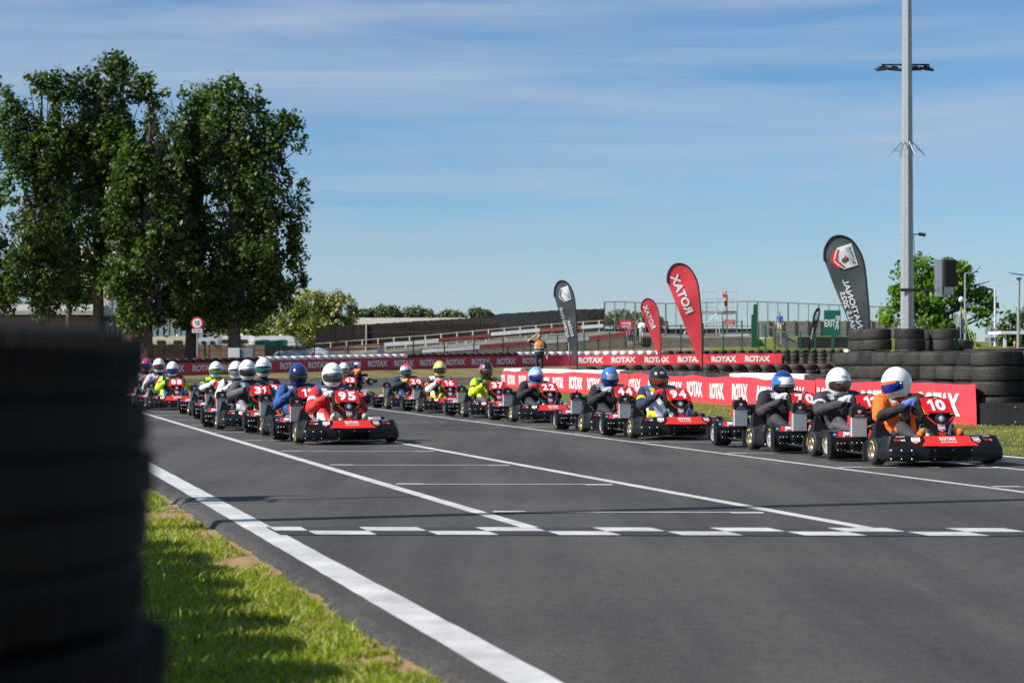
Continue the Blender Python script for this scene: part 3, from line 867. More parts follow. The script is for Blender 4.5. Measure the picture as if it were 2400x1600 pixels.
def rivets(b, fr, pts, d):
    for x, y in pts:
        c = fr.pt(x, y, d)
        P = [c + fr.u * .008 * math.cos(k * math.pi / 3) + fr.v * .008 * math.sin(k * math.pi / 3) for k in range(6)]
        b.add(P + [c + fr.n * .006], [(k, (k + 1) % 6, 6) for k in range(6)], 1)
def panel(b, fr, w, h):
    q = [(-w / 2 + .02, -h / 2), (w / 2 - .02, -h / 2), (w / 2, -h / 2 + .02), (w / 2, h / 2 - .02), (w / 2 - .02, h / 2), (-w / 2 + .02, h / 2), (-w / 2, h / 2 - .02), (-w / 2, -h / 2 + .02)]
    s = [(x * (1 - .05 / w), y * (1 - .045 / h)) for x, y in q]
    b.loft([[fr.pt(x, y, -.02) for x, y in q], [fr.pt(x, y, .020) for x, y in q], [fr.pt(x, y, .040) for x, y in s]], True)
    for yy in (-.17, .17): b.box((0, 0, 0), (w - .09, .016, .014), Matrix.Translation(fr.pt(0, h * yy, .040)) @ Matrix((fr.u, fr.v, fr.n)).transposed().to_4x4(), .005)
    rivets(b, fr, [(x * (w / 2 - .026), y * (h / 2 - .022)) for x in (-1, 1) for y in (-1, 1)] + [(0, y * (h / 2 - .022)) for y in (-1, 1)], .0385)
DK = lambda x0=0.0: Fr((x0, -.420 + .018 * 0, .205), (1, 0, 0), (0, .132, .062))
def deck_fr(x0):
    """frame on the sloping deck of the bumper at offset x0"""
    y = interp(abs(x0) / .92, [(0, -.42), (.12, -.418), (.255, -.408), (.33, -.375), (.395, -.362), (.52, -.33), (.632, -.295)])
    a = abs(x0); sl = 0.10 if a < .3 else .27
    return Fr((x0, y + .0145, .186), (1, math.copysign(sl, x0) if x0 else 0, 0), (0, .106, .097))
def chevron(b):
    for s in (-1, 1):
        f = deck_fr(0)
        b.poly([f.pt(0, .0, .006), f.pt(s * .29, .006, .006), f.pt(s * .235, .075, .006), f.pt(s * .235, .138, .005), f.pt(0, .138, .005)], 0)
    f = deck_fr(0); text_on(b, 'ROTAX', f, -.085, .085, .075, .122, .009, 1, .03); text_on(b, 'RACING', f, -.08, .08, .045, .062, .009, 1, .02)
def bumper_stickers(b, s, kind):
    if kind:
        f = deck_fr(s * .325); shield(b, f, 0, .075, .082, .008, 0, 1, 2)
    else:
        f = deck_fr(s * .47); text_on(b, 'birel', f, -.06, .012, .065, .10, .007, 1, .02); text_on(b, 'art', f, .014, .05, .065, .093, .007, 0, .02)
        text_on(b, 'ooooo', f, -.055, .05, .118, .128, .008, 0, .02)
class Bent:
    """fairing face: steep below, laid back under the number plate"""
    def __init__(s):
        s.a = Fr((0, -.215, .27), (1, 0, 0), (0, .30, .955)); s.b = Fr(s.a.pt(0, .215), (1, 0, 0), (0, .68, .733)); s.u = s.a.u; s.v = s.a.v; s.n = s.a.n
    def pt(s, x, y, d=0.0): return s.a.pt(x, y, d) if y <= .215 else s.b.pt(x, (y - .215) * 1.14, d)
FF = Bent()
def fairing(b):
    half = [(.042, 0), (.06, .06), (.082, .115), (.135, .165), (.17, .22), (.176, .30), (.172, .365), (.155, .405), (.10, .42)]
    out = half + [(-x, y) for x, y in half[::-1]]
    def ring(s, d, k=0): return [FF.pt(x * s, y if k == 0 else .21 + (y - .21) * s, d - .35 * x * x * 4 * .25) for x, y in out]
    b.loft([ring(.92, -.13, 1), ring(1, -.06), ring(1, -.01), ring(.95, .006, 1)], True)
def plate(b):
    q = [(-.145, .232), (.145, .232), (.15, .30), (.140, .395), (-.140, .395), (-.15, .30)]
    b.loft([[FF.pt(x, y, .004) for x, y in q], [FF.pt(x, y, .018) for x, y in q]], True, mat=0)
    b.poly([FF.pt(-.158, .33, .0095), FF.pt(-.152, .226, .0095), FF.pt(-.105, .218, .0095), FF.pt(-.12, .232, .0095), FF.pt(-.146, .24, .0095)], 1)
    b.poly([FF.pt(.105, .218, .0095), FF.pt(.150, .224, .0095), FF.pt(.146, .238, .0095), FF.pt(.115, .233, .0095)], 1)
    text_on(b, 'birel', FF, -.085, -.005, .400, .414, .009, 2, .02); text_on(b, 'art', FF, 0, .04, .400, .414, .009, 3, .02)
def vtrim(b):
    for s in (-1, 1):
        b.poly([FF.pt(s * .146, .205, .011), FF.pt(s * .128, .205, .011), FF.pt(s * .055, .135, .011), FF.pt(0, .126, .011), FF.pt(0, .112, .011), FF.pt(s * .06, .122, .011), FF.pt(s * .12, .172, .011)], 0)
        b.poly([FF.pt(0, .038, .011), FF.pt(0, .005, .011), FF.pt(s * .03, .012, .011), FF.pt(s * .045, .048, .011)], 0)
    b.poly([FF.pt(.05, .02, .010), FF.pt(.06, .055, .010), FF.pt(.08, .105, .010), FF.pt(.11, .145, .010), FF.pt(.132, .165, .010), FF.pt(.10, .09, .010), FF.pt(.085, .02, .010)], 1)
def front_shield(b): shield(b, FF, 0, .082, .075, .013, 0, 1, 2)
def lamp(b):
    c = FF.pt(0, .178, .008); T = Matrix.Translation(c) @ Matrix((FF.u, FF.v, FF.n)).transposed().to_4x4()
    b2 = B(); b2.lathe([(.0, .0), (.052, 0), (.050, .02), (.036, .024), (.033, .014)], n=20, mat=0); b2.lathe([(.033, .014), (.02, .02), (0, .022)], n=20, mat=1)
    b.v = [tuple(T @ Vector(p)) for p in b2.v]; b.f = b2.f; b.m = b2.m
def wheel(b, R, w, side):
    hw = w / 2
    b.lathe([(R * .52, -hw * .9), (R * .7, -hw), (R * .92, -hw * .92), (R, -hw * .7), (R, hw * .7), (R * .92, hw * .92), (R * .7, hw), (R * .52, hw * .9)], axis='x', n=26, mat=0)
def rim(b, R, w, side):
    hw = w / 2 * side
    b.lathe([(R * .60, hw * .95), (R * .57, hw * 1.0), (R * .52, hw * .84), (R * .50, hw * .55), (R * .22, hw * .40), (R * .2, hw * .62), (R * .08, hw * .66), (0, hw * .66)], axis='x', n=26, mat=0)
    b.lathe([(R * .53, -hw * .93), (R * .50, -hw * .96), (R * .45, -hw * .3), (0, -hw * .3)], axis='x', n=26, mat=0)
    for k in range(6):
        a = k * math.pi / 3; b.box((hw * .42, R * .33 * math.cos(a), R * .33 * math.sin(a)), (.006, R * .1, R * .1), None, .004, 1)
def tyre_arc(b, R, w, side):
    x = w / 2 * side * 1.02
    b.lathe([(R * .70, x), (R * .79, x * .985)], axis='x', n=10, a0=1.0, a1=1.9, mat=0)
def pod(b, s):
    pr = [(.835, .062), (.825, .085), (.827, .200), (.845, .226), (.905, .288), (.965, .298), (.968, .288), (.915, .272), (.905, .08), (.89, .062)]
    xs = [(.735, .05), (.722, .0), (.70, -.0), (.40, .0), (.365, .012), (.30, .10)]
    b.loft([[Vector((s * x, min(y + d, .90) if y < .89 else y, z * (.97 if k in (0, 5) else 1))) for y, z in pr] for k, (x, d) in enumerate(xs)])
def pod_panels(b, s):
    f = Fr((s * .63, .826, .14), (1, 0, 0), (0, 0, 1)); panel(b, f, .125, .11)
    f = Fr((s * .465, .826, .14), (1, 0, 0), (0, 0, 1)); panel(b, f, .155, .12)
def pod_sticker(b, s):
    f = Fr((s * .545, .8475, .2285), (1, 0, 0), (0, .060, .062))
    X = -.15
    b.poly([f.pt(X, .0, .003), f.pt(.145, .0, .003), f.pt(.145, .082, .003), f.pt(X + .02, .082, .003)], 0)
    b.poly([f.pt(X + .05, .006, .005), f.pt(X + .095, .006, .005), f.pt(X + .12, .08, .005), f.pt(X + .075, .08, .005)], 1)
    for k in range(2): b.poly([f.pt(X + .103 + .014 * k, .006, .005), f.pt(X + .110 + .014 * k, .006, .005), f.pt(X + .135 + .014 * k, .08, .005), f.pt(X + .128 + .014 * k, .08, .005)], 2)
    shield(b, Fr(f.pt(X + .155, .042, 0), f.u, f.v), 0, 0, .055, .006, 2, 1)
    text_on(b, 'INTERNATIONAL', f, X + .185, X + .285, .055, .078, .006, 2, .03); b.poly([f.pt(X + .182, .012, .005), f.pt(X + .25, .012, .005), f.pt(X + .25, .048, .005), f.pt(X + .182, .048, .005)], 1)
    text_on(b, 'FINALS 2025', f, X + .185, X + .282, .018, .042, .0065, 2, .03)
    text_on(b, 'ROK', f, X + .012, X + .04, .03, .05, .006, 2, .02)
def fin(b):
    b.loft([[Vector(p) for p in q] for q in (
        [(-.61, .02, .19), (-.36, .03, .19), (-.35, .24, .19), (-.58, .24, .19)], [(-.60, .03, .245), (-.37, .05, .25), (-.36, .23, .25), (-.575, .23, .245)], [(-.575, .05, .268), (-.39, .07, .28), (-.38, .22, .28), (-.56, .22, .268)],
        [(-.555, .09, .32), (-.43, .10, .33), (-.42, .21, .33), (-.54, .21, .32)], [(-.535, .12, .385), (-.475, .13, .385), (-.47, .20, .385), (-.525, .20, .385)], [(-.52, .14, .415), (-.495, .145, .415), (-.49, .185, .415), (-.515, .185, .415)])])
def fin_l(b):
    b.loft([[Vector(p) for p in q] for q in ([(.61, .02, .19), (.36, .03, .19), (.35, .26, .19), (.58, .26, .19)], [(.60, .03, .245), (.37, .05, .25), (.36, .25, .25), (.575, .25, .245)], [(.56, .07, .265), (.40, .09, .27), (.39, .23, .27), (.54, .23, .265)])])
def radiator(b): b.box((-.45, .79, .335), (.165, .045, .20), None, .006)
def rad_fins(b):
    for k in range(13): b.box((-.45 - .075 + .0125 * k, .764, .335), (.0075, .014, .195))
def rad_cowl(b):
    b.loft([[Vector((-.45 + x, y, z)) for x, y in ((-.082, .755), (.082, .755), (.082, .83), (-.082, .83))] for z in (.432, .515)] + [[Vector((-.45 + x, y, .545)) for x, y in ((-.06, .765), (.06, .765), (.06, .825), (-.06, .825))]])
    b.tube([(-.44, .79, .54), (-.44, .79, .575)], .016, 10)
def rad_decal(b):
    f = Fr((-.45, .7535, .437), (1, 0, 0), (0, 0, 1)); shield(b, f, 0, .048, .04, .0025, 0, 1)
    text_on(b, 'UNITED KINGDOM', f, -.05, .05, .014, .021, .0025, 0, .01); text_on(b, 'ROTAX MAX', f, -.055, .055, .003, .010, .0025, 0, .01)
def engine(b):
    b.box((-.40, 1.0, .16), (.20, .22, .17), None, .02, 0)
    for k in range(7): b.box((-.38, .98, .26 + .018 * k), (.17, .17, .008), None, .003, 0)
    b.box((-.355, .92, .40), (.06, .09, .06), None, .015, 1); b.box((-.53, .83, .40), (.022, .05, .10), None, .008, 1)
    b.tube([(-.36, .87, .44), (-.33, .85, .47), (-.28, .86, .45), (-.27, .9, .38)], .012, 6, 2); b.tube([(-.37, .85, .30), (-.36, .80, .34), (-.35, .83, .40)], .012, 6, 1)
    b.tube([(-.34, .90, .46), (-.28, .84, .49), (-.24, .86, .45), (-.25, .95, .33)], .007, 6, 2)
    b.box((-.335, .86, .30), (.05, .05, .08), None, .01, 2); b.tube([(-.37, .775, .33), (-.33, .74, .35), (-.31, .78, .30)], .008, 6, 3)
def exhaust(b):
    b.tube([(-.38, .88, .18), (-.30, .86, .16), (-.24, .95, .14), (-.2, 1.1, .15), (-.1, 1.3, .18)], [.02, .025, .035, .045, .05], 10); b.tube([(.02, 1.22, .22), (.32, 1.22, .22)], .06, 12)
def airbox(b):
    b.box((-.18, 1.14, .42), (.26, .18, .13), None, .03); b.tube([(-.12, 1.05, .40), (-.12, .99, .42)], .028, 10); b.tube([(-.24, 1.05, .40), (-.24, .99, .42)], .028, 10)
def frame(b):
    for s in (-1, 1):
        b.tube([(s * .20, -.30, .085), (s * .27, -.02, .055), (s * .30, .5, .05), (s * .30, 1.25, .07)], .015, 8)
        b.tube([(s * .28, .2, .06), (s * .62, .26, .10), (s * .62, .66, .10), (s * .30, .72, .06)], .01, 8)
        b.tube([(s * .28, 0, .09), (s * .50, 0, .125)], .014, 8)
        b.tube([(s * .12, -.22, .09), (s * .2, -.14, .2)], .008, 6)
    b.tube([(-.2, -.28, .07), (.2, -.28, .07)], .012, 8); b.tube([(-.62, 1.06, .14), (.62, 1.06, .14)], .02, 10); b.tube([(-.3, .74, .06), (.3, .74, .06)], .014, 8)
    b.tube([(0, -.12, .10), (0, .13, .54)], .011, 8)
def tray(b): b.box((0, .12, .038), (.56, .84, .006))
def tank(b): b.box((.0, .02, .16), (.20, .22, .22), None, .03); b.tube([(-.06, -.02, .27), (-.06, -.02, .30)], .025, 10)
def hoses(b):
    b.tube([(-.07, -.02, .30), (-.08, .0, .37), (-.11, .03, .40), (-.12, .06, .30), (-.11, .08, .15)], .009, 6); b.tube([(.05, .0, .28), (.1, .04, .30), (.12, .1, .2)], .008, 6)
def wheel_ring(b):
    c = Vector((0, .125, .555)); n = Vector((0, .66, .75)).normalized(); u = Vector((1, 0, 0)); v = n.cross(u)
    pts = [c + (u * math.cos(a) * .16 + v * math.sin(a) * (.135)) for a in [2 * math.pi * k / 28 for k in range(29)]]
    b.tube(pts, .0155, 8, cap=False)
    for a in (.3, math.pi - .3, math.pi * 1.5): b.box((0, 0, 0), (.15, .03, .008), Matrix.Translation(c + (u * math.cos(a) + v * math.sin(a)) * .08) @ Matrix((u * math.cos(a) + v * math.sin(a), n.cross(u * math.cos(a) + v * math.sin(a)), n)).transposed().to_4x4())
def seat(b):
    path = [(.34, .115, .155, .07), (.45, .075, .18, .11), (.60, .065, .19, .17), (.74, .085, .20, .24), (.82, .17, .205, .22), (.865, .29, .205, .15), (.90, .41, .195, .09), (.915, .47, .16, .03)]
    inner = []; outer = []
    for i, (y, z, w, hs) in enumerate(path):
        p0 = Vector(path[max(i - 1, 0)][:2]); p1 = Vector(path[min(i + 1, len(path) - 1)][:2]); t = (p1 - p0).normalized(); n = Vector((-t.y, t.x))
        row = []
        for k in range(13):
            a = -1 + k / 6.0; lift = hs * max(0, (abs(a) - .45) / .55) ** 1.6
            row.append(Vector((math.copysign(min(abs(a), 1) ** .9, a) * (w + lift * .15), y + n.x * lift, z + n.y * lift)))
        inner.append(row); outer.append([q - Vector((0, n.x, n.y)) * .012 + Vector((math.copysign(.010, q.x) if abs(q.x) > .05 else 0, 0, -.0)) for q in row])
    b.loft(inner, False, False); b.loft(outer, False, False)
    for A, O in ((inner[0], outer[0]), (inner[-1], outer[-1]), ([r[0] for r in inner], [r[0] for r in outer]), ([r[-1] for r in inner], [r[-1] for r in outer])): b.loft([A, O], False, False)
    for s in (0, -1): b.tube([r[s] for r in inner], .014, 6)
def rear_bar(b): b.loft([[Vector((x, y, z)) for y, z in ((1.27, .09), (1.25, .15), (1.28, .21), (1.34, .21), (1.36, .15), (1.34, .09))] for x in (-.67, -.60, 0, .60, .67)])
def flaps(b, s): b.box((s * .60, .17, .12), (.11, .008, .17))

def digits(b, num):
    ws = [.052 if c == '1' else .098 for c in num]; g = .02; x = -(sum(ws) + g * (len(num) - 1)) / 2; y0, y1 = .253, .377
    for c, w in zip(num, ws):
        if c == '1': b.poly([FF.pt(x + w * .45, y0, .0225), FF.pt(x + w, y0, .0225), FF.pt(x + w, y1, .0225), FF.pt(x + w * .5, y1, .0225), FF.pt(x - w * .12, y1 - .026, .0225), FF.pt(x - w * .12, y1 - .052, .0225), FF.pt(x + w * .45, y1 - .036, .0225)])
        else: text_on(b, c, FF, x, x + w, y0, y1, .0225, 0, .05)
        x += w + g
    return b

def kart(num, x, y, rz, label, rimc=None):
    k = empty('racing_kart', (x, y, 0.012), math.radians(rz), label, 'kart', 'racing karts rolling in two columns')
    bp = part('bumper', 'front_bumper', k, bumper_mesh, blackpl)
    part('bp1', 'bumper_panel', bp, lambda b: panel(b, Fr((0, -.428, .112), (1, 0, 0), (0, 0, 1)), .425, .128), [blackpl2, steel])
    for s in (-1, 1):
        part(f'bp{s}', 'bumper_panel', bp, lambda b: panel(b, Fr((s * .472, -.340, .112), (1, s * .29, 0), (0, 0, 1)), .245, .124), [blackpl2, steel])
    part('chev', 'red_chevron', bp, chevron, [redorange, white], 0)
    for s in (-1, 1):
        part(f'bsh{s}', 'shield_sticker', bp, lambda b: bumper_stickers(b, s, 1), [white, redorange, navy], 0); part(f'bml{s}', 'maker_lettering', bp, lambda b: bumper_stickers(b, s, 0), [white, redorange, navy], 0)
    fa = part('fairing', 'front_fairing', k, fairing, blackpl)
    pl = part('plate', 'number_plate', k, plate, [red, yellow, redorange, white])
    digits(B(), num).build('number', white, pl, 0)
    part('vtrim', 'red_trim', fa, vtrim, [redorange, greyblue], 0)
    part('fshield', 'shield_sticker', fa, front_shield, [white, redorange, navy], 0)
    part('lamp', 'headlamp', fa, lamp, [darkmetal, lens])
    for s in (-1, 1):
        for nm, R, wd, xc, yc in (('f', .130, .125, .575, 0.0), ('r', .141, .205, .585, 1.06)):
            wl = part(f'w{nm}{s}', 'wheel', k, lambda b: wheel(b, R, wd, s), rubber)
            wl.location = (s * xc, yc, R)
            part(f'rim{nm}{s}' + ('g' if nm == 'f' else ''), 'rim', wl, lambda b: rim(b, R, wd, s), [gold if nm == 'f' else silver, steel])
            part(f'arc{nm}{s}', 'tyre_lettering', wl, lambda b: tyre_arc(b, R, wd, s), yellow, 0).rotation_euler = (rnd.choice((0, 0, .4, 2.6, -1.2)), 0, 0)
        p = part(f'pod{s}', 'side_pod', k, lambda b: pod(b, s), blackpl)
        part(f'podp{s}', 'pod_panel', p, lambda b: pod_panels(b, s), [blackpl2, steel])
        part(f'pods{s}', 'pod_sticker', p, lambda b: pod_sticker(b, s), [navy, redorange, white], 0)
    part('fin', 'side_fairing', k, fin, finblack, 60); part('finl', 'side_fairing', k, fin_l, finblack, 60)
    r = part('rad', 'radiator', k, radiator, radcore); r.location = (.03, .085, 0)
    part('radf', 'cooling_fins', r, rad_fins, coolfin, 0); part('radc', 'radiator_cowl', r, rad_cowl, matblack); part('radd', 'sticker', r, rad_decal, [white, redorange], 0)
    part('eng', 'engine', k, engine, [steel, red, matblack, greenhose]).location = (.03, .08, 0); part('exh', 'exhaust', k, exhaust, steel); part('air', 'airbox', k, airbox, matblack)
    part('frame', 'chassis_frame', k, frame, darkmetal); part('tray', 'floor_tray', k, tray, steel, 0); part('tank', 'fuel_tank', k, tank, fuel); part('hose', 'fuel_hose', k, hoses, greenhose)
    part('ring', 'steering_wheel', k, wheel_ring, matblack); part('seat', 'seat', k, seat, seatblack); part('rbar', 'rear_bumper', k, rear_bar, blackpl2); 
    for s in (-1, 1): part(f'flap{s}', 'mud_flap', k, lambda b: flaps(b, s), M('mud_flap', (.05, .05, .052), .6), 0)
    return k

# ------------------------------------------------------------------ drivers
def driver_body(lean=0.0, raise_=0.0, fwd=0.0):
    """seated, arms to the wheel, legs along the tray; returns a fused mesh with face zones"""
    b = B(); dx = lean; els = []
    hip = Vector((0, .70, .19)); ch = Vector((dx * .8, .72 - fwd, .515)); nk = Vector((dx, .70 - fwd, .68))
    capsule(b, hip + Vector((-.07, 0, 0)), hip + Vector((.07, 0, 0)), .135, .135, 16)
    capsule(b, hip, ch + Vector((0, 0, -.08)), .145, .155, 16)
    capsule(b, ch + Vector((-.09, 0, .02)), ch + Vector((.09, 0, .02)), .128, .128, 16)
    capsule(b, ch + Vector((-.15, 0, .095)), ch + Vector((.15, 0, .095)), .092, .092, 14)
    capsule(b, ch + Vector((0, 0, .10)), nk + Vector((0, 0, .05)), .085, .068, 14)
    for s in (-1, 1):
        sh = ch + Vector((s * .195, -.01, .095)); el = Vector((s * .33 + dx * .6, .46 - fwd * .5, .415 + raise_)); wr = Vector((s * .185, .20, .575))
        els.append((el + (sh - el) * .40, (sh - el).normalized())); capsule(b, sh, el, .088, .070); capsule(b, el, wr, .070, .042)
        hp = hip + Vector((s * .10, -.03, .0)); kn = Vector((s * .235, .20, .345)); an = Vector((s * .185, -.115, .215)); 
        capsule(b, hp, kn, .098, .078); capsule(b, kn, an, .074, .046)
        capsule(b, an + Vector((0, -.005, -.02)), an + Vector((s * .01, -.075, .115)), .042, .038, sx=1.0)
    me = fuse(b, .012, 2, .0095)
    zones = []
    for p in me.polygons:
        c = p.center; z = 0
        ax = abs(c.x - dx * .7)
        if c.y < -.055: z = 4
        elif c.z > .665 and ax < .10: z = 5
        elif c.y < .5 and c.z < .44 and not (c.z > .36 and ax > .25) or c.z < .24: z = 3
        elif ax > .215 or c.y < .52: z = 1 if c.y > .40 else 2
        elif c.z > .615: z = 6
        elif ax < .05 and c.y < .62: z = 7
        if z == 3 and ax > .255: z = 8
        if z in (0, 1, 2, 6) and any(abs((c - e_).dot(a_)) < .024 and (c - e_).length < .125 for e_, a_ in els): z = 9
        if z in (0, 6) and .075 < ax < .15 and .605 < c.z < .665 and p.normal.y < -.15: z = 10
        zones.append(z)
    for _ in range(11): me.materials.append(matblack)
    me.polygons.foreach_set('material_index', zones)
    return me
BODY = {'n': driver_body(), 'l': driver_body(-.07, .05, .03), 'u': driver_body(-.03, .07, -.02), 'd': driver_body(.0, .02, .06)}
def glove_mesh(b, s):
    c = Vector((s * .165, .125, .585))
    palm0 = Vector((s * .188, .205, .58)); palm1 = Vector((s * .176, .135, .60))
    capsule(b, palm0, palm1, .034, .036, 10)
    for k in range(4):
        f = -.028 + .0185 * k; L_ = (.85, 1.0, .95, .75)[k]
        base = palm1 + Vector((s * -.002, -.012, f * .9)); m1 = base + Vector((-s * .012, -.034 * L_, -.004)); m2 = m1 + Vector((-s * .030 * L_, -.004, -.010)); m3 = m2 + Vector((-s * .012, .022 * L_, -.004))
        b.tube([base, m1, m2, m3], [.0115, .0108, .010, .008], 7)
    b.tube([palm1 + Vector((-s * .012, .02, .022)), palm1 + Vector((-s * .038, .006, .028)), palm1 + Vector((-s * .05, -.02, .018))], [.0125, .0115, .009], 7)
    b.tube([palm0 + Vector((0, .035, -.008)), palm0 + Vector((0, .0, -.002))], [.043, .038], 12)
# helmet: one shell, the visor and its strips follow the same surface
def hsurf(az, el, k=1.0):
    """az 0 = face (towards -Y), el up; metres about the head centre"""
    ce, se = math.cos(el), math.sin(el); x = math.sin(az) * ce; y = -math.cos(az) * ce; z = se
    rx, ry, rz = .127, .152, .167
    fr_ = max(0.0, -y)
    if z < 0:
        ry += .022 * fr_ * min(1, -z * 1.8); rx -= .016 * (-z); rz = .167
    if y > 0: ry = .150 + .018 * y * max(0, z + .35)
    p = Vector((x * rx, y * ry, z * rz)) * k
    if z < -.86: p.z = -.86 * rz * k + (z + .86) * .02
    return p
def shell(b):
    nu, nv = 40, 26; P = []; fs = []; ms = []
    for i in range(nv + 1):
        el = math.pi / 2 - math.pi * i / nv
        for j in range(nu): P.append(hsurf(2 * math.pi * j / nu, el))
    for i in range(nv):
        for j in range(nu):
            k = (j + 1) % nu; fs.append((i * nu + j, (i + 1) * nu + j, (i + 1) * nu + k, i * nu + k))
            el = math.pi / 2 - math.pi * (i + .5) / nv; az = 2 * math.pi * (j + .5) / nu; az = az - 2 * math.pi if az > math.pi else az
            m = 0 if el > .78 else (1 if abs(az) > .62 and el > -.45 else (2 if el < -.45 else 3))
            if el < -1.02: m = 4
            ms.append(m)
    b.add(P, fs); b.m = ms
def hpatch(b, a0, a1, e0, e1, k, na=16, ne=5, mat=None, taper=0.0):
    P = []; fs = []
    for i in range(na + 1):
        a = lerp(a0, a1, i / na); f = 1 - taper * abs(2 * i / na - 1) ** 3; mid = (e0 + e1) / 2
        for j in range(ne + 1): P.append(hsurf(a, mid + (lerp(e0, e1, j / ne) - mid) * f, k))
    for i in range(na):
        for j in range(ne): fs.append((i * (ne + 1) + j, (i + 1) * (ne + 1) + j, (i + 1) * (ne + 1) + j + 1, i * (ne + 1) + j + 1))
    b.add(P, fs, mat)
def hel_logo(b, word):
    na = 22; P = []
    for k in range(na):
        a = 2 * math.pi * k / na
        for s in (1.0, .86): P.append(hsurf(.27 * s * math.cos(a), .47 + .105 * s * math.sin(a), 1.006))
    b.add(P, [(2 * k, 2 * k + 1, (2 * k + 3) % (2 * na), (2 * k + 2) % (2 * na)) for k in range(na)])
    put_text(b, word, lambda u, v: hsurf(lerp(-.19, .19, u), lerp(.42, .52, v), 1.008), None, .012)
def hel_vents(b):
    for a, e in ((-.42, .80), (.42, .80), (-.14, -.66), (.14, -.66)): hpatch(b, a - .07, a + .07, e - .028, e + .028, 1.012, 3, 1)
    hpatch(b, -.14, .14, -.71, -.70, 1.01, 4, 1)
def visor_dots(b, s):
    if s:
        T = hsurf(s * 1.28, -.05, 1.03); b.ellip(T, (.012, .012, .012), 8, 5)
def strip_text(b, t): put_text(b, t, lambda u, v: hsurf(lerp(-.72, .72, u), lerp(.05, .115, v), 1.040), None, .01)

def vis_mat(name, c, r=.07):
    return M('visor_' + name, c, r, metal=.55, coat=1.0)
V_ = dict(smoke=vis_mat('smoke', (.05, .045, .04)), black=vis_mat('black', (.012, .012, .014)), blue=vis_mat('blue', (.008, .035, .30)), orange=vis_mat('orange', (.26, .05, .006)), green=vis_mat('green', (.01, .14, .10)), clear=vis_mat('clear', (.22, .25, .28), .12), brown=vis_mat('brown', (.08, .035, .025)), rain=vis_mat('rainbow', (.10, .22, .05)))
def cloth(c, name=None): return M('cloth_%.3f_%.3f_%.3f' % c, c, .8, var=.18, scale=9, bump=.5, bscale=14)
def shellm(c, metal=0.0): return M('shell_%.3f_%.3f_%.3f' % c, c, .22, metal=metal, coat=.6)
W_ = (.80, .80, .80); K_ = (.012, .012, .014); NAV = (.012, .02, .06); BLU = (.02, .11, .42); GRY = (.036, .034, .040); RED_ = (.55, .015, .02); ORG = (.72, .14, .012); LIM = (.50, .68, .02); YEL = (.75, .62, .01); PNK = (.75, .08, .26); SKY_ = (.16, .42, .72); LGR = (.55, .55, .58); TAN = (.50, .44, .28); TEAL = (.02, .12, .16)
def driver(k, label, hel, visor, suit, glove=LGR, shoe=TAN, yaw=0.0, pitch=0.0, roll=0.0, body='n', logo=None, strip=None, hoff=(0, 0, 0), band=None, metal=0.0, stripe=None, patch=LGR):
    """hel = crown, side, chin, forehead; suit = torso, upper sleeve, forearm, legs, shoulder, zip"""
    d = empty('person', k.location, k.rotation_euler.z, label, 'driver', 'drivers seated in the karts')
    me = BODY[body]; o = link('body', me, d); o.scale = (1, 1, 1 + .5 * hoff[2])
    zone = [suit[0], suit[1], suit[2], suit[3], shoe, K_, suit[4], suit[5], suit[6] if len(suit) > 6 else suit[3], stripe or suit[1], patch]
    for i, c in enumerate(zone):
        o.material_slots[i].link = 'OBJECT'; o.material_slots[i].material = cloth(c)
    for s in (-1, 1): part(f'glove{s}', 'glove', d, lambda b: glove_mesh(b, s), None, 60) if False else None
    for s in (-1, 1):
        key = f'glove{s}'
        if key not in _pm:
            b = B(); glove_mesh(b, s); _pm[key] = b.mesh('glove', [matblack], 60)
        g = link('glove', _pm[key], d); g.material_slots[0].link = 'OBJECT'; g.material_slots[0].material = cloth(glove)
    L0 = {'n': (0, 0), 'l': (-.07, -.03), 'u': (-.03, .02), 'd': (0, -.06)}[body]
    if 'shell' not in _pm:
        b = B(); shell(b); _pm['shell'] = b.mesh('helmet', [matblack] * 5, 60)
    h = link('helmet', _pm['shell'], d)
    for i, c in enumerate(list(hel) + [K_]):
        h.material_slots[i].link = 'OBJECT'; h.material_slots[i].material = shellm(c, metal) if i < 4 else matblack
    h.location = (L0[0] + hoff[0], .685 + L0[1] + hoff[1], .832 + hoff[2]); h.scale = (1.04, 1.07, 1.02)
    h.rotation_euler = (math.radians(pitch), math.radians(roll), math.radians(yaw))
    part('aperture', 'eyeport_seal', h, lambda b: hpatch(b, -1.42, 1.42, -.52, .19, 1.012, 26, 5, None, .45), matblack, 60)
    vm = V_[visor]
    part('visor' + visor, 'visor', h, lambda b: hpatch(b, -1.36, 1.36, -.47, .15, 1.026, 26, 6, None, .5), vm, 60)
    part('sunstrip' + ('o' if band else ''), 'sun_strip', h, lambda b: hpatch(b, -.95, .95, .02, .155, 1.034, 20, 2, None, .2), shellm(band) if band else blackpl, 60)
    if strip: part('st' + strip, 'strip_lettering', h, lambda b: strip_text(b, strip), white, 0)
    for s in (-1, 1): part(f'vdots{s}', 'visor_pivot', h, lambda b: visor_dots(b, s), steel)
    part('vents', 'vent', h, hel_vents, matblack, 0)
    if logo: part('logo' + logo, 'helmet_logo', h, lambda b: hel_logo(b, logo), matblack if logo == 'Arai' else white, 0)
    return d

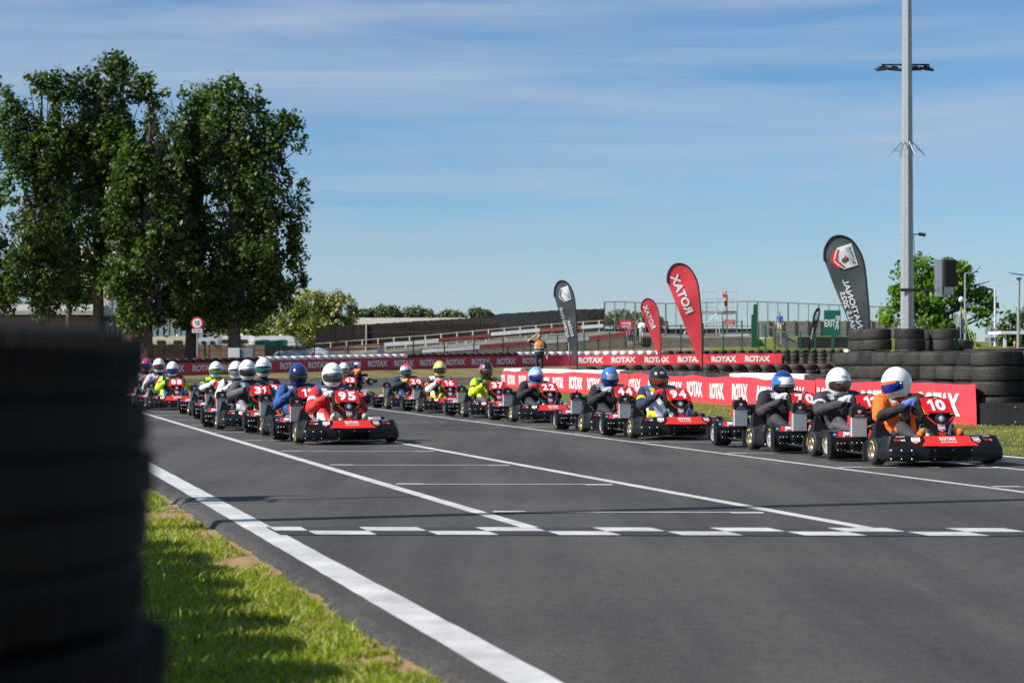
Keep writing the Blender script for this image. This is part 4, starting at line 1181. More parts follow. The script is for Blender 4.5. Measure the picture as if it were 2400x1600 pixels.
def org(px, D, rz):
    """kart origin from where its near front wheel stands"""
    th = math.radians(rz); return ((px - 1200) / F * D + .64 * math.cos(th), D + .64 * math.sin(th))
def orgh(X, Yh, rz):
    th = math.radians(rz); return (X + .70 * math.sin(th), Yh - .70 * math.cos(th))
KL = [
 # number, origin, angle, kart label, driver args
 ('10', org(2041, 19.15, 12), 12, 'black kart with red plate 10, nearest on the right', dict(label='driver in orange and black suit, white helmet turned to the side', hel=(W_,) * 4, visor='blue', suit=(ORG, ORG, K_, GRY, ORG, K_, ORG), glove=(.10, .16, .50), shoe=ORG, yaw=-74, pitch=6, roll=-8, body='l', logo='Arai', band=ORG, hoff=(-0.03, 0, -0.06))),
 ('11', org(1899, 20.85, 13.5), 13.5, 'black kart with red plate 11, second in the right column', dict(label='driver in charcoal suit with white arm stripe and white helmet behind plate 11', hel=(W_,) * 4, visor='brown', suit=(GRY, GRY, GRY, (.075, .072, .08), GRY, K_), glove=LGR, shoe=K_, yaw=3, pitch=4, body='u', logo='Arai', strip='UNITED KINGDOM', stripe=W_, hoff=(0, 0, -0.07))),
 ('70', org(1755, 22.5, 14), 14, 'black kart with red plate 70, third in the right column', dict(label='driver in black suit and blue and white helmet behind plate 70', hel=((.008, .035, .22), (.03, .13, .42), W_, W_), visor='black', suit=(K_, K_, GRY, (.03, .028, .035), K_, K_), glove=LGR, shoe=RED_, yaw=-1, pitch=8, body='d', strip='UNITED KINGDOM', hoff=(0, -0.05, -0.115))),
 ('94', org(1474, 25.75, 14.6), 14.6, 'black kart with red plate 94 in the middle of the right column', dict(label='driver in white, navy and yellow suit and black helmet behind plate 94', hel=(K_,) * 4, visor='orange', suit=(W_, NAV, NAV, (.25, .27, .42), (.06, .16, .40), W_, YEL), glove=RED_, shoe=K_, yaw=1, pitch=-2, logo='BELL', stripe=YEL, patch=YEL, hoff=(0, 0, -0.068))),
 ('44', org(1359, 28.1, 15.5), 15.5, 'black kart with red plate 44 whose driver bows the head', dict(label='driver in black suit, head bowed in blue helmet, behind plate 44', hel=((.05, .16, .50), (.03, .10, .34), BLU, (.25, .28, .34)), visor='blue', suit=(K_, K_, K_, (.03, .03, .032), (.20, .2, .24), K_), glove=(.45, .43, .50), shoe=K_, yaw=-5, pitch=18, body='d', hoff=(0, -0.03, -0.084))),
 ('22', org(1195, 32.9, 16.8), 16.8, 'black kart with red plate 22 at the left end of the near banner', dict(label='driver in black suit with red gloves and pale blue helmet, plate 22', hel=(SKY_, (.25, .50, .75), (.10, .28, .42), (.55, .62, .72)), visor='blue', suit=(K_, K_, K_, (.04, .04, .045), K_, K_), glove=RED_, shoe=TEAL, yaw=-3, body='d', strip='DIPTIRE', hoff=(0, -0.02, -0.09))),
 ('37', org(1082, 35.7, 16), 16, 'black kart with red plate 37 driven by a lime suit', dict(label='driver in lime yellow and black suit and black patterned helmet', hel=(K_, (.30, .10, .15), (.02, .02, .025), K_), visor='brown', suit=(LIM, LIM, LIM, (.09, .08, .09), (.12, .4, .04), YEL), glove=(.10, .03, .02), shoe=GRY, yaw=-1, body='n', strip='UNITED KINGDOM', stripe=K_, patch=K_, hoff=(0, 0, 0))),
 ('16', org(976, 39.2, 16), 16, 'black kart with red plate 16 far in the right column', dict(label='driver in black and white suit, yellow helmet and pink gloves', hel=(YEL, YEL, YEL, (.72, .68, .35)), visor='smoke', suit=(K_, (.03, .03, .035), W_, K_, W_, LIM, YEL), glove=PNK, shoe=YEL, yaw=-9, body='n', stripe=ORG, hoff=(0, 0, 0.01))),
 ('20', org(903, 42.0, 16), 16, 'black kart with red plate 20, last but one on the right', dict(label='driver in navy suit, red and white helmet and lime gloves', hel=((.70, .03, .015), W_, (.55, .10, .08), (.35, .38, .42)), visor='green', suit=(NAV, NAV, K_, NAV, (.02, .05, .16), NAV, BLU), glove=LIM, shoe=(.3, .06, .03), yaw=-5, body='u', hoff=(0, 0, -0.048))),
 ('43', ((818 - 1200) / F * 46.0 + .0, 46.0), 15, 'black kart with red plate 43, between the columns behind plate 95', dict(label='driver in dark suit and white helmet with rainbow visor, plate 43', hel=(W_,) * 4, visor='rain', suit=(GRY, K_, K_, K_, K_, K_), glove=K_, shoe=K_, yaw=-5, body='n', hoff=(0, 0, -0.024))),
 ('95', org(689, 24.2, 18.5), 18.5, 'black kart with red plate 95 leading the left column', dict(label='driver in red and white suit and white helmet leading the left column', hel=(W_,) * 4, visor='smoke', suit=((.50, .02, .022), (.52, .015, .02), (.50, .03, .03), (.48, .02, .022), (.06, .10, .22), W_, W_), glove=(.62, .62, .60), shoe=TAN, yaw=-1, pitch=-2, body='n', logo='Arai', strip='UNITED KINGDOM', stripe=W_, patch=W_, hoff=(0, 0, -0.019))),
 ('12', org(611, 26.8, 17), 17, 'black kart with red plate 12, second in the left column', dict(label='driver in blue suit and metallic blue helmet behind plate 12', hel=((.02, .08, .35), (.012, .03, .10), (.01, .05, .30), (.015, .04, .14)), visor='black', suit=((.01, .016, .04), (.016, .075, .25), (.014, .065, .22), (.012, .03, .10), (.02, .05, .12), NAV), glove=(.02, .04, .16), shoe=GRY, yaw=1, body='n', metal=.5, hoff=(0, 0, -0.03))),
 ('31', org(506, 29.2, 17), 17, 'black kart with red plate 31, third in the left column', dict(label='driver in grey camouflage suit and white helmet behind plate 31', hel=(W_,) * 4, visor='black', suit=(GRY, (.07, .07, .08), (.10, .10, .11), (.25, .24, .28), (.03, .06, .1), K_, LGR), glove=K_, shoe=(.06, .055, .03), yaw=-1, body='u', logo='Arai', strip='UNITED KINGDOM', hoff=(-0.03, 0, 0.024))),
 ('52', orgh(-4.01, 32.1, 16), 16, 'black kart mostly hidden behind plate 31, its plate ending in 2', dict(label='driver in black and red suit, white helmet with green visor', hel=(W_,) * 4, visor='green', suit=(K_, (.02, .01, .014), K_, K_, (.2, .02, .05), K_), glove=RED_, shoe=K_, yaw=-7, body='n', logo='Arai', hoff=(0, 0, 0.058))),
 ('68', orgh(-4.77, 34.4, 16), 16, 'black kart mostly hidden behind plate 31, left of the green visor', dict(label='driver in grey and white suit, white helmet with clear visor', hel=(W_,) * 4, visor='clear', suit=(GRY, LGR, LGR, GRY, GRY, K_), glove=LGR, shoe=K_, yaw=-7, body='n', hoff=(0, 0, 0.006))),
 ('34', orgh(-5.59, 37.8, 16), 16, 'black kart with red plate 34 in the left column', dict(label='driver in dark green suit, white helmet with iridescent visor, plate 34', hel=(W_,) * 4, visor='rain', suit=((.02, .05, .05), (.02, .05, .05), W_, (.02, .04, .04), LIM, K_), glove=W_, shoe=K_, yaw=-3, body='u', logo='Arai', stripe=LIM, patch=LIM, hoff=(0, 0, 0))),
 ('88', orgh(-7.22, 42.3, 16), 16, 'black kart with red plate 88 far in the left column', dict(label='driver in navy and lime suit and white helmet behind plate 88', hel=(W_,) * 4, visor='blue', suit=(NAV, LIM, LIM, BLU, NAV, K_, LIM), glove=NAV, shoe=GRY, yaw=-7, pitch=6, body='d', stripe=NAV, patch=LIM, hoff=(0, 0, 0))),
 ('1', orgh(-7.86, 44.3, 16), 16, 'black kart with red plate 1 behind plate 88', dict(label='driver in black and white suit and plain white helmet behind plate 88', hel=(W_,) * 4, visor='brown', suit=(K_, LGR, GRY, BLU, LGR, K_), glove=BLU, shoe=K_, yaw=-1, body='n', hoff=(0, 0, 0.07))),
 ('6', orgh(-8.52, 46.3, 16), 16, 'black kart with red plate 6, last of the left column', dict(label='driver in dark suit and bright pink helmet at the back left', hel=(PNK,) * 4, visor='blue', suit=(K_, K_, K_, K_, LGR, K_), glove=LGR, shoe=K_, yaw=1, body='n', hoff=(0, 0, 0.08))),
]
for num, (x, y), rz, lab, da in KL:
    k = kart(num, x, y, rz, lab)
    driver(k, **da)
# straggler turning on the far loop, seen from its side
p = at(822, 0, 86.5)
k = kart('7', p.x - .35, p.y, -62, 'lone black and red kart turning on the far loop behind plate 43')
driver(k, 'driver in orange and navy suit and blue helmet on the far loop', (BLU, W_, BLU, SKY_), 'blue', (NAV, ORG, NAV, NAV, ORG, ORG), glove=K_, shoe=K_, body='n', hoff=(0, 0, .02))
# ------------------------------------------------------------------ feather flags
FO_ = [(0, 0), (0, .2), (-.001, .34), (-.006, .464), (-.016, .589), (-.034, .764), (-.058, .857), (-.10, .934), (-.143, .977), (-.206, 1.0), (-.263, .990), (-.297, .956), (-.318, .913), (-.326, .872), (-.324, .818)]
FO = []
for i_ in range(len(FO_) - 1):
    a_, b_, c_, d_ = [Vector(FO_[min(max(j_, 0), len(FO_) - 1)]) for j_ in (i_ - 1, i_, i_ + 1, i_ + 2)]
    for k_ in range(4):
        t_2 = k_ / 4; q_ = 0.5 * ((2 * b_) + (c_ - a_) * t_2 + (2 * a_ - 5 * b_ + 4 * c_ - d_) * t_2 ** 2 + (3 * b_ - a_ - 3 * c_ + d_) * t_2 ** 3); FO.append((q_.x, min(q_.y, 1.0)))
FO.append(FO_[-1]); IT = 36
def feather(px, py, D, H, su, m, label, kind, sh=0.0, rz=0.0):
    p = at(px, py, D); t = empty('feather_flag', p, rz, label, 'flag', 'feather flags')
    fr = Fr((0, 0, 0), (1, 0, 0), (0, 0, 1))
    def q(u, v, d=0.0):
        w = .035 * H * noise.noise(Vector((u * 2.2, v * 3.5, px * .1))) * min(1, abs(u - 0) * 6)
        return Vector(((u * su + sh * v) * H, -d + w, v * H))
    # sail as strips between pole edge and the straight back edge
    b = B(); rows = 64; P = []; fs = []; W = 8
    def pole_u(v): return interp(v, [(y, x) for x, y in FO[:IT + 1]])
    def back_u(v): return lerp(0, -.324, v / .818) if v < .818 else interp(v, [(y, x) for x, y in FO[:IT - 1:-1]])
    for i in range(rows + 1):
        v = i / rows
        for j in range(W + 1): P.append(q(lerp(back_u(v), pole_u(v), j / W), v))
    for i in range(rows):
        for j in range(W): fs.append((i * (W + 1) + j, i * (W + 1) + j + 1, (i + 1) * (W + 1) + j + 1, (i + 1) * (W + 1) + j))
    b.add(P, fs); b.build('sail', m, t, 60)
    b = B(); b.tube([q(u, v) for u, v in FO], [.020 * H / 3.2 + .006] * len(FO), 6); b.build('pole', matblack, t)
    b = B(); b.tube([(0, 0, 0), (0, 0, -.75)], .02, 6); b.build('ground_spike', matblack, t)
    dv = (-.38, .925) if kind == 'word' else (-.30, .954)
    # lettering seen from the back of the cloth, so mirrored
    d_ = Vector(dv).normalized(); up = Vector((dv[1], -dv[0])).normalized()
    def along(o, s, r): return (o[0] + d_.x * s + up.x * r, o[1] + d_.y * s + up.y * r)
    def word(b, w, o, L_, h_, mat=None, off=.035): put_text(b, w, lambda x, y: q(*along(o, x * L_, y * h_), .012 + .004 * 1), mat, off)
    if kind == 'word':
        b = B(); word(b, 'ROTAX', (-.155, .525), .385, .078); b.build('lettering', white, t, 0)
    else:
        b = B(); c = (-.185, .845); s = .162
        def shp(x, y, d): return q(*along(c, x * s, y * s), d)
        b.add([shp(x, y, .012) for x, y in SH], [(0, 1, 2, 3, 4)], 0)
        for k in range(3):
            y0 = .06 - k * .20; w = .40 if k else .22; y0 = .12 - .2 * k
            g = [(-w, y0), (0, y0 - w * .62), (w, y0), (w, y0 - .11), (0, y0 - .11 - w * .62), (-w, y0 - .11)] if k else [(-.14, .10), (0, .02), (.14, .10)]
            b.add([shp(x, y, .018) for x, y in g], [(0, 1, 4, 5), (1, 2, 3, 4)] if k else [(0, 1, 2)], 1)
        put_text(b, 'ROTAX', lambda x, y: shp(-.40 + .80 * x, .28 + .15 * y, .018), 2, .03)
        put_text(b, 'RACING CLUB', lambda x, y: shp(-.38 + .76 * x, .185 + .06 * y, .018), 2, .01)
        b.build('shield', [white, redorange if kind == 'intl' else flag_grey, flag_grey], t, 0)
        b = B()
        if kind == 'intl':
            word(b, 'INTERNATIONAL', (-.028, .15), .56, .042, None, .02); word(b, 'FINALS 2025', (-.112, .27), .34, .036, None, .02)
        elif kind == 'club':
            word(b, 'ROTAX', (-.088, .37), .19, .042); word(b, 'RACING CLUB', (-.148, .36), .35, .04)
        else: word(b, 'ROTAX', (-.13, .42), .22, .045)
        b.build('lettering', white, t, 0)
    return t
feather(1646, 868, 60, 3.22, 1.0, flag_red, 'large red feather flag behind the near banner', 'word')
feather(1549, 850, 100, 3.22, .95, flag_red, 'smaller red feather flag further back near the spectators', 'word')
feather(1353, 866, 73, 3.26, .80, flag_grey, 'charcoal feather flag beside the marshal', 'club')
feather(1336, 862, 76, 1.5, .25, flag_grey, 'thin charcoal flag edge just left of the charcoal feather flag', 'plain')
feather(2038, 880, 46.2, 3.24, 1.0, flag_grey, 'tall charcoal feather flag rising behind the high tyre stacks', 'intl')
feather(1890, 848, 122, 3.3, .42, matblack, 'slim black feather flag in front of the exit sign', 'plain', sh=.31)

# ------------------------------------------------------------------ lighting mast with loudspeaker
mp = at(2126, 0, 62); mx_, my_ = mp.x, mp.y
mast = empty('lighting_mast', (mx_, my_, h_in(mx_, my_) - .02), 0, 'tall galvanised octagonal lighting mast behind the high tyre stacks', 'lighting mast')
b = B(); b.tube([(0, 0, 0), (0, 0, 5.2)], [.215, .195], 8); b.tube([(0, 0, 5.15), (0, 0, 11), (0, 0, 17)], [.19, .150, .115], 8); b.box((0, 0, .02), (.6, .6, .04)); b.build('pole', galv, mast, 20)
z0 = 7.5
b = B()
for k in range(8):
    a = 2 * math.pi * k / 8 + .2; c, s = math.cos(a), math.sin(a)
    b.tube([(c * .18, s * .18, z0 + .12), (c * .42, s * .42, z0 - .12), (c * .62, s * .62, z0 - .32)], [.016, .014, .004], 5)
    a2 = a + 2 * math.pi / 8; b.tube([(c * .42, s * .42, z0 - .12), (math.cos(a2) * .42, math.sin(a2) * .42, z0 - .12)], .006, 4)
b.build('anti_climb_spikes', steel, mast)
b = B(); z1 = 9.95
b.tube([(-.75, .25, z1 + .12), (.75, .25, z1 + .12)], .03, 6); b.build('lamp_crossarm', darkmetal, mast)
for x, y, r in ((-.72, .28, -.15), (-.33, .35, .1), (.30, .32, -.05), (.66, .28, .15)):
    b = B(); b.box((0, 0, 0), (.44, .34, .07), None, .025); b.box((0, 0, .06), (.2, .12, .06), None, .01); b.box((0, 0, -.038), (.38, .28, .01), None, .0)
    o = b.build('floodlight', darkmetal, mast); o.location = (x, y, z1); o.rotation_euler = (.25, r, 0)
b = B(); b.tube([(.2, 0, 4.75), (.36, -.02, 4.77)], .02, 6); b.tube([(.36, -.02, 4.77), (.56, -.08, 4.73)], .055, 8); b.tube([(-.21, -.02, 4.75), (.21, -.02, 4.75)], .008, 4); b.build('camera', matblack, mast)
b = B(); b.tube([(.19, -.1, 4.7), (.22, -.1, 4.2), (.20, -.12, 3.2), (.21, -.12, 2.0)], .008, 5); b.tube([(.0, -.2, 7.3), (.06, -.22, 6.8), (.14, -.2, 6.2)], .007, 5); b.build('cable', matblack, mast)
b = B(); b.box((.42, -.02, 3.02), (.85, .06, .07)); b.box((-.05, -.22, 3.02), (.40, .03, .10)); b.tube([(.55, -.05, 3.0), (.55, -.02, 1.6)], .008, 4); b.build('speaker_bracket', darkmetal, mast)
sp = empty('loudspeaker', (mx_ + 1.18, my_ - .1, h_in(mx_, my_) + 3.52), math.radians(22), 'dark grey loudspeaker cabinet mounted on the lighting mast bracket', 'speaker')
b = B(); b.box((0, 0, 0), (.52, .42, .86), None, .02); b.build('cabinet', M('speaker_grey', (.10, .10, .105), .6, var=.1), sp)
b = B()
for k in range(22): b.box((.05, -.222, -.40 + .038 * k), (.40, .012, .02))
b.build('grille', matblack, sp, 0)
b = B(); b.box((-.27, 0, -.15), (.02, .40, 1.15)); b.box((0, -.05, -.55), (.36, .25, .24)); b.build('mount', steel, sp, 0)

# mast and start signal standing left of the picture; their shadows cross the track
ml = empty('lighting_mast', (-8.0, 10.35, -.06), 0, 'lighting mast left of the picture casting the long shadow over the track', 'lighting mast')
b = B(); b.tube([(0, 0, 0), (0, 0, 17)], [.115, .075], 8); b.build('pole', galv, ml, 20)
b = B(); b.tube([(-1, 0, 16.5), (1, 0, 16.5)], .05, 6); b.build('lamp_crossarm', darkmetal, ml)
sg = empty('start_signal', (-6.0, 12.95, -.06), 0, 'start signal post left of the picture, its shadow on the track', 'signal')
b = B(); b.tube([(0, 0, 0), (0, 0, 4.45)], [.04, .035], 8); b.tube([(0, .45, 0), (0, .45, 3.7)], .03, 8); b.tube([(0, 0, 3.1), (0, .45, 3.1)], .03, 6); b.build('post', galv, sg)
b = B(); b.box((0, .2, 3.35), (.12, .55, .32), None, .02); b.build('lamp_box', darkmetal, sg)
b = B(); b.tube([(0, -.25, 0), (0, -.25, 3.9)], .018, 6); b.tube([(0, -.25, 3.6), (0, .1, 3.6)], .018, 6); b.build('stay', steel, sg)

# ------------------------------------------------------------------ fences and terrace behind the far barrier
# green mesh fence
gp = [(292, 802, 846), (385, 802, 846), (479, 801, 845), (568, 800, 844), (654, 800, 844), (737, 800, 843), (816, 799, 842), (894, 799, 841), (969, 797, 840), (1042, 796, 839), (1111, 794, 838), (1179, 791, 836), (1244, 787, 832), (1307, 784, 826), (1369, 778, 825), (1429, 773, 824), (1486, 769, 824), (1541, 764, 822), (1596, 760, 820), (1648, 757, 817), (1695, 753, 815), (1739, 751, 814), (1778, 757, 812), (1794, 760, 819), (1816, 767, 821), (1844, 777, 823), (1876, 777, 823), (1911, 779, 824), (1954, 785, 824), (1996, 790, 826)]
DF = 146.0
gf = empty('mesh_fence', at(900, 845, DF), 0, 'green mesh fence with posts right behind the far tyre barrier', 'fence')
o = gf.location.copy()
wires = B()
for i, (px, y0, y1) in enumerate(gp):
    p0 = at(px, y1 + 6, DF); p1 = at(px, y0, DF); p0.z = min(p0.z, h_bank(px, DF))
    b = B(); b.box(((p0 + p1) / 2) - o, (.10, .10, p1.z - p0.z), None, .01); b.build('post', postgreen, gf, 0)
    if i + 1 < len(gp) and (i < 21 or i > 23):
        q1 = at(gp[i + 1][0], gp[i + 1][1], DF)
        for f in (0.03, .36, .7): wires.tube([p1 - Vector((0, 0, 1.75 * f)) - o, q1 - Vector((0, 0, 1.75 * f)) - o], .014, 4, cap=False)
        nseg = int((q1.x - p1.x) / .16)
        for k in range(1, nseg):
            a = p1.lerp(q1, k / nseg) - o; wires.box((a.x, a.y, a.z - .85), (.012, .012, 1.7))
tag(wires.build('wire_mesh', wiregreen, gf, 0), kind='stuff')

def row(name, label, D, rail, posts, boards, m_rail, m_post, plen, bars=None):
    """sloping barrier row: rail line in photo pixels, posts under it, painted boards"""
    t = empty(name, at(rail[0][0], rail[0][1], D), 0, label, 'barrier'); o = t.location.copy()
    yl = lambda px: interp(px, rail)
    b = B(); b.tube([at(px, y, D) - o for px, y in rail], .045, 6); b.build('top_rail', m_rail, t)
    b = B(); b.tube([at(px, y + 12, D) - o for px, y in rail], .03, 6); b.build('mid_rail', m_rail, t)
    for px in posts:
        p = at(px, yl(px), D) - o; b = B(); b.box((p.x, p.y - .02, p.z - plen / 2 + .03), (.10, .10, plen), None, .008); b.build('post', m_post, t, 0)
    for x0, x1, dy, h, m in boards:
        a = at(x0, yl(x0) + dy, D - .15) - o; c = at(x1, yl(x1) + dy, D - .15) - o; hh = h / F * D / 2
        b = B(); b.add([a + Vector((0, 0, -hh)), c + Vector((0, 0, -hh)), c + Vector((0, 0, hh)), a + Vector((0, 0, hh)), a + Vector((0, .06, -hh)), c + Vector((0, .06, -hh)), c + Vector((0, .06, hh)), a + Vector((0, .06, hh))], [(0, 1, 2, 3), (4, 7, 6, 5), (0, 4, 5, 1), (3, 2, 6, 7), (0, 3, 7, 4), (1, 5, 6, 2)]); b.build('board', m, t, 0)
    if bars:
        b = B(); x = bars[0]
        while x < bars[1]:
            p = at(x, yl(x), D) - o; b.box((p.x, p.y + .05, p.z - bars[2] / 2), (.025, .025, bars[2])); x += 4.2
        tag(b.build('railing_bars', m_post, t, 0), kind='stuff')
    return t
row('terrace_barrier', 'upper sloping terrace barrier of red and white boards below the dark fence', 164, [(736, 806), (858, 796), (1000, 786), (1150, 772), (1300, 759), (1415, 751)], list(range(775, 1416, 37)),
    [(736, 766, 16, 7, whitep), (767, 901, 15, 7, redp), (901, 1028, 14, 8, whitep), (1028, 1151, 13, 7, redp), (1151, 1265, 11, 8, whitep), (1265, 1362, 12, 8, M('brick_red_paint', (.30, .08, .04), .7, var=.1)), (1362, 1414, 12, 8, whitep)], M('rail_grey', (.30, .29, .26), .6), cream, 1.35, bars=None)
row('terrace_barrier', 'middle terrace railing with cream posts and close bars', 158, [(560, 824), (740, 817), (900, 812), (1050, 802), (1200, 790), (1330, 781)], list(range(575, 1331, 47)), [], M('rail_grey', (.30, .29, .26), .6), cream, 1.25, bars=(560, 1330, 1.1))
row('terrace_barrier', 'lower terrace barrier of white and dark red boards behind the mesh fence', 152, [(985, 818), (1124, 808), (1243, 799), (1380, 789), (1480, 776)], [988, 1015, 1048, 1118, 1190, 1260, 1330, 1402, 1466],
    [(989, 1124, 5, 8, whitep), (1124, 1243, 5, 8, redp), (1243, 1380, 4, 9, M('grey_board', (.36, .39, .41), .6, var=.15)), (1380, 1480, 4, 9, redp)], steel, darkmetal, 1.4)
row('terrace_barrier', 'grey board barrier behind the big red feather flag', 160, [(1490, 786), (1600, 784), (1770, 778)], [1500, 1560, 1590, 1650, 1700, 1752],
    [(1490, 1640, 8, 12, M('grey_board', (.36, .39, .41), .6, var=.15)), (1640, 1690, 8, 9, redp), (1690, 1755, 8, 10, whitep)], steel, darkmetal, 1.2)
# sloping walkway under the terraces
b = B(); P = []
for px, y in ((540, 838), (740, 834), (900, 826), (1050, 814), (1200, 800), (1330, 790), (1415, 784), (1600, 792), (1770, 790)):
    a = at(px, y, 153); c = at(px, y - 9, 168); P += [a, c, c - Vector((0, 0, 2.5)), a - Vector((0, 0, 2.5))]
n = len(P) // 4
b.add(P, [(4 * i + k, 4 * i + (k + 1) % 4, 4 * i + 4 + (k + 1) % 4, 4 * i + 4 + k) for i in range(n - 1) for k in range(4)] + [(0, 1, 2, 3), (4 * n - 4, 4 * n - 1, 4 * n - 2, 4 * n - 3)])
tag(b.build('terrace', concrete, smooth=0), kind='structure')

def boards(name, label, D, top, bot, m, wpx, posts=(), jit=.03, cat='fence'):
    t = empty(name, at(top[0][0], interp(top[0][0], bot), D), 0, label, cat); o = t.location.copy(); b = B(); x = top[0][0]
    while x < top[-1][0]:
        x1 = min(x + wpx, top[-1][0]); j = rnd.uniform(-jit, jit)
        a = at(x + wpx * .04, interp(x, bot), D) - o; c = at(x1, interp(x1, bot), D) - o; d = at(x1, interp(x1, top), D) - o; e = at(x + wpx * .04, interp(x, top), D) - o
        dy = rnd.uniform(-.02, .02); b.add([a + Vector((0, dy, 0)), c + Vector((0, dy, 0)), d + Vector((0, dy, j)), e + Vector((0, dy, j)), a + Vector((0, dy + .03, 0)), c + Vector((0, dy + .03, 0)), d + Vector((0, dy + .03, j)), e + Vector((0, dy + .03, j))], [(0, 1, 2, 3), (4, 7, 6, 5), (0, 3, 7, 4), (1, 5, 6, 2), (3, 2, 6, 7)])
        x += wpx
    tag(b.build('boards', m, t, 0), kind='stuff')
    for px in posts:
        a = at(px, interp(px, bot), D - .1) - o; c = at(px, interp(px, top) - 1, D - .1) - o; b = B(); b.box((a + c) / 2, (.09, .09, c.z - a.z)); b.build('post', cream if posts else m, t, 0)
    return t
boards('board_fence', 'tall dark creosoted board fence climbing along the terrace', 170, [(738, 768), (900, 757), (1100, 745), (1180, 735), (1300, 727), (1417, 723)], [(738, 834), (900, 825), (1100, 805), (1300, 790), (1417, 780)], creosote, 4.2, (858,))
boards('board_fence', 'weathered brown board fence behind the tree trunks', 152, [(296, 806), (620, 808)], [(296, 852), (620, 852)], brownboard, 4.4)
boards('board_fence', 'dark low boarding right of the brown fence', 153, [(616, 808), (745, 812)], [(616, 850), (745, 850)], creosote, 6)

# footbridge cage
br = empty('footbridge', at(1700, 830, 174), 0, 'caged footbridge with tall wire screens behind the flags', 'bridge'); o = br.location.copy(); D = 174
top = [(1417, 707), (1455, 707), (1560, 711), (1740, 706), (1760, 706), (1880, 711), (2000, 716), (2085, 720)]
bm_ = M('cage_frame', (.20, .20, .18), .6)
b = B(); b.tube([at(px, y, D) - o for px, y in top], .05, 6); b.build('top_rail', bm_, br)
b = B(); b.tube([at(px, 764, D) - o for px in (1417, 1750, 2085)], .05, 6); b.build('mid_rail', bm_, br)
x = 1417; i = 0
while x <= 2086:
    a = at(x, interp(x, top), D) - o; c = at(x, 800, D) - o; b = B(); b.box((a + c) / 2, (.07 if i % 3 else .13, .07, a.z - c.z)); b.build('post', bm_ if i % 3 else M('rusty_post', (.20, .15, .09), .8, var=.2), br, 0); x += 23.9; i += 1
b = B(); x = 1417
while x < 2085: a = at(x, interp(x, top), D) - o; b.box((a.x, a.y, a.z - 1.05), (.010, .010, 2.1)); x += 5.5
z = 0
while z < 2.1:
    b.tube([at(px, y, D) - o - Vector((0, 0, z)) for px, y in top], .005, 3, cap=False); z += .2
tag(b.build('wire_screen', M('cage_wire', (.25, .26, .27), .6), br, 0), kind='stuff')
b = B(); a = at(1417, 770, D) - o; c = at(1770, 778, D) - o; b.box(((a.x + c.x) / 2, .2, a.z - .45), (c.x - a.x, .3, .9)); b.build('deck_side', matblack, br, 0)
stone = M('parapet', (.13, .125, .115), .9, c2=(.22, .215, .20), scale=2.2, bump=.3, bscale=8)
x = 1772
while x < 2080:
    a = at(x, 752, D - .4) - o; c = at(x + 29, 790, D - .4) - o; b = B(); b.box(((a.x + c.x) / 2, a.y, (a.z + c.z) / 2), (c.x - a.x - .04, .25, a.z - c.z), None, .03); b.build('parapet_panel', stone, br, 0)
    b = B(); b.box((c.x, a.y - .18, (a.z + c.z) / 2 + .1), (.16, .1, a.z - c.z - .1)); b.build('parapet_post', concrete, br, 0); x += 30
b = B(); a = at(1872, 789, 148.5); c = at(2090, 838, 148.5); b.box(((a.x + c.x) / 2, 149, (a.z + c.z) / 2), (c.x - a.x, .3, a.z - c.z)); tag(b.build('shade_sheet', matblack, None, 0), 'black sheet standing for the shade below the footbridge behind the exit sign', 'shade_sheet')  # black sheet put in for the dark shade under the bridge
# handrail down the grass bank
hr = empty('handrail', at(1780, 790, 149), 0, 'white stair handrail running down the grass bank by the exit sign', 'handrail'); o = hr.location.copy()
b = B(); b.tube([at(1780, 757, 149) - o, at(1845, 781, 149) - o, at(1875, 796, 149) - o, at(1926, 824, 149) - o], .05, 6); b.build('rail', galv, hr)
for px, y in ((1782, 758), (1830, 775), (1876, 797), (1915, 818)):
    b = B(); p = at(px, y, 149) - o; b.tube([p, p - Vector((0, 0, 1.0))], .035, 6); b.build('post', galv, hr)
b = B(); P = []
for i in range(9):
    f = i / 8; p = at(lerp(1812, 1880, f), lerp(785, 826, f), 150); P += [p, p + Vector((1.1, 1.2, 0)), p + Vector((1.1, 1.2, -.6)), p + Vector((0, 0, -.6))]
b.add(P, [(4 * i + k, 4 * i + (k + 1) % 4, 4 * i + 4 + (k + 1) % 4, 4 * i + 4 + k) for i in range(8) for k in range(4)])
tag(b.build('ramp_path', concrete, smooth=0), kind='structure')
# ivy-green pillar of the fence corner
b = B(); p0 = at(1768, 815, 150); p1 = at(1768, 713, 150); b.loft([[p0 + Vector((x, y, -.2)) for x, y in ((-.2, -.1), (.2, -.1), (.2, .1), (-.2, .1))], [at(1768, 770, 150) + Vector((x, y, 0)) for x, y in ((-.24, -.1), (.2, -.1), (.2, .1), (-.24, .1))], [at(1768, 738, 150) + Vector((x, y, 0)) for x, y in ((-.22, -.1), (.2, -.1), (.2, .1), (-.22, .1))], [at(1768, 736, 150) + Vector((x, y, 0)) for x, y in ((-.08, -.1), (.2, -.1), (.2, .1), (-.08, .1))], [p1 + Vector((x, y, 0)) for x, y in ((-.06, -.1), (.2, -.1), (.2, .1), (-.06, .1))]])
tag(b.build('fence_pillar', postgreen, smooth=0), 'tall dark green gate pillar right of the scaffold tower', 'pillar')

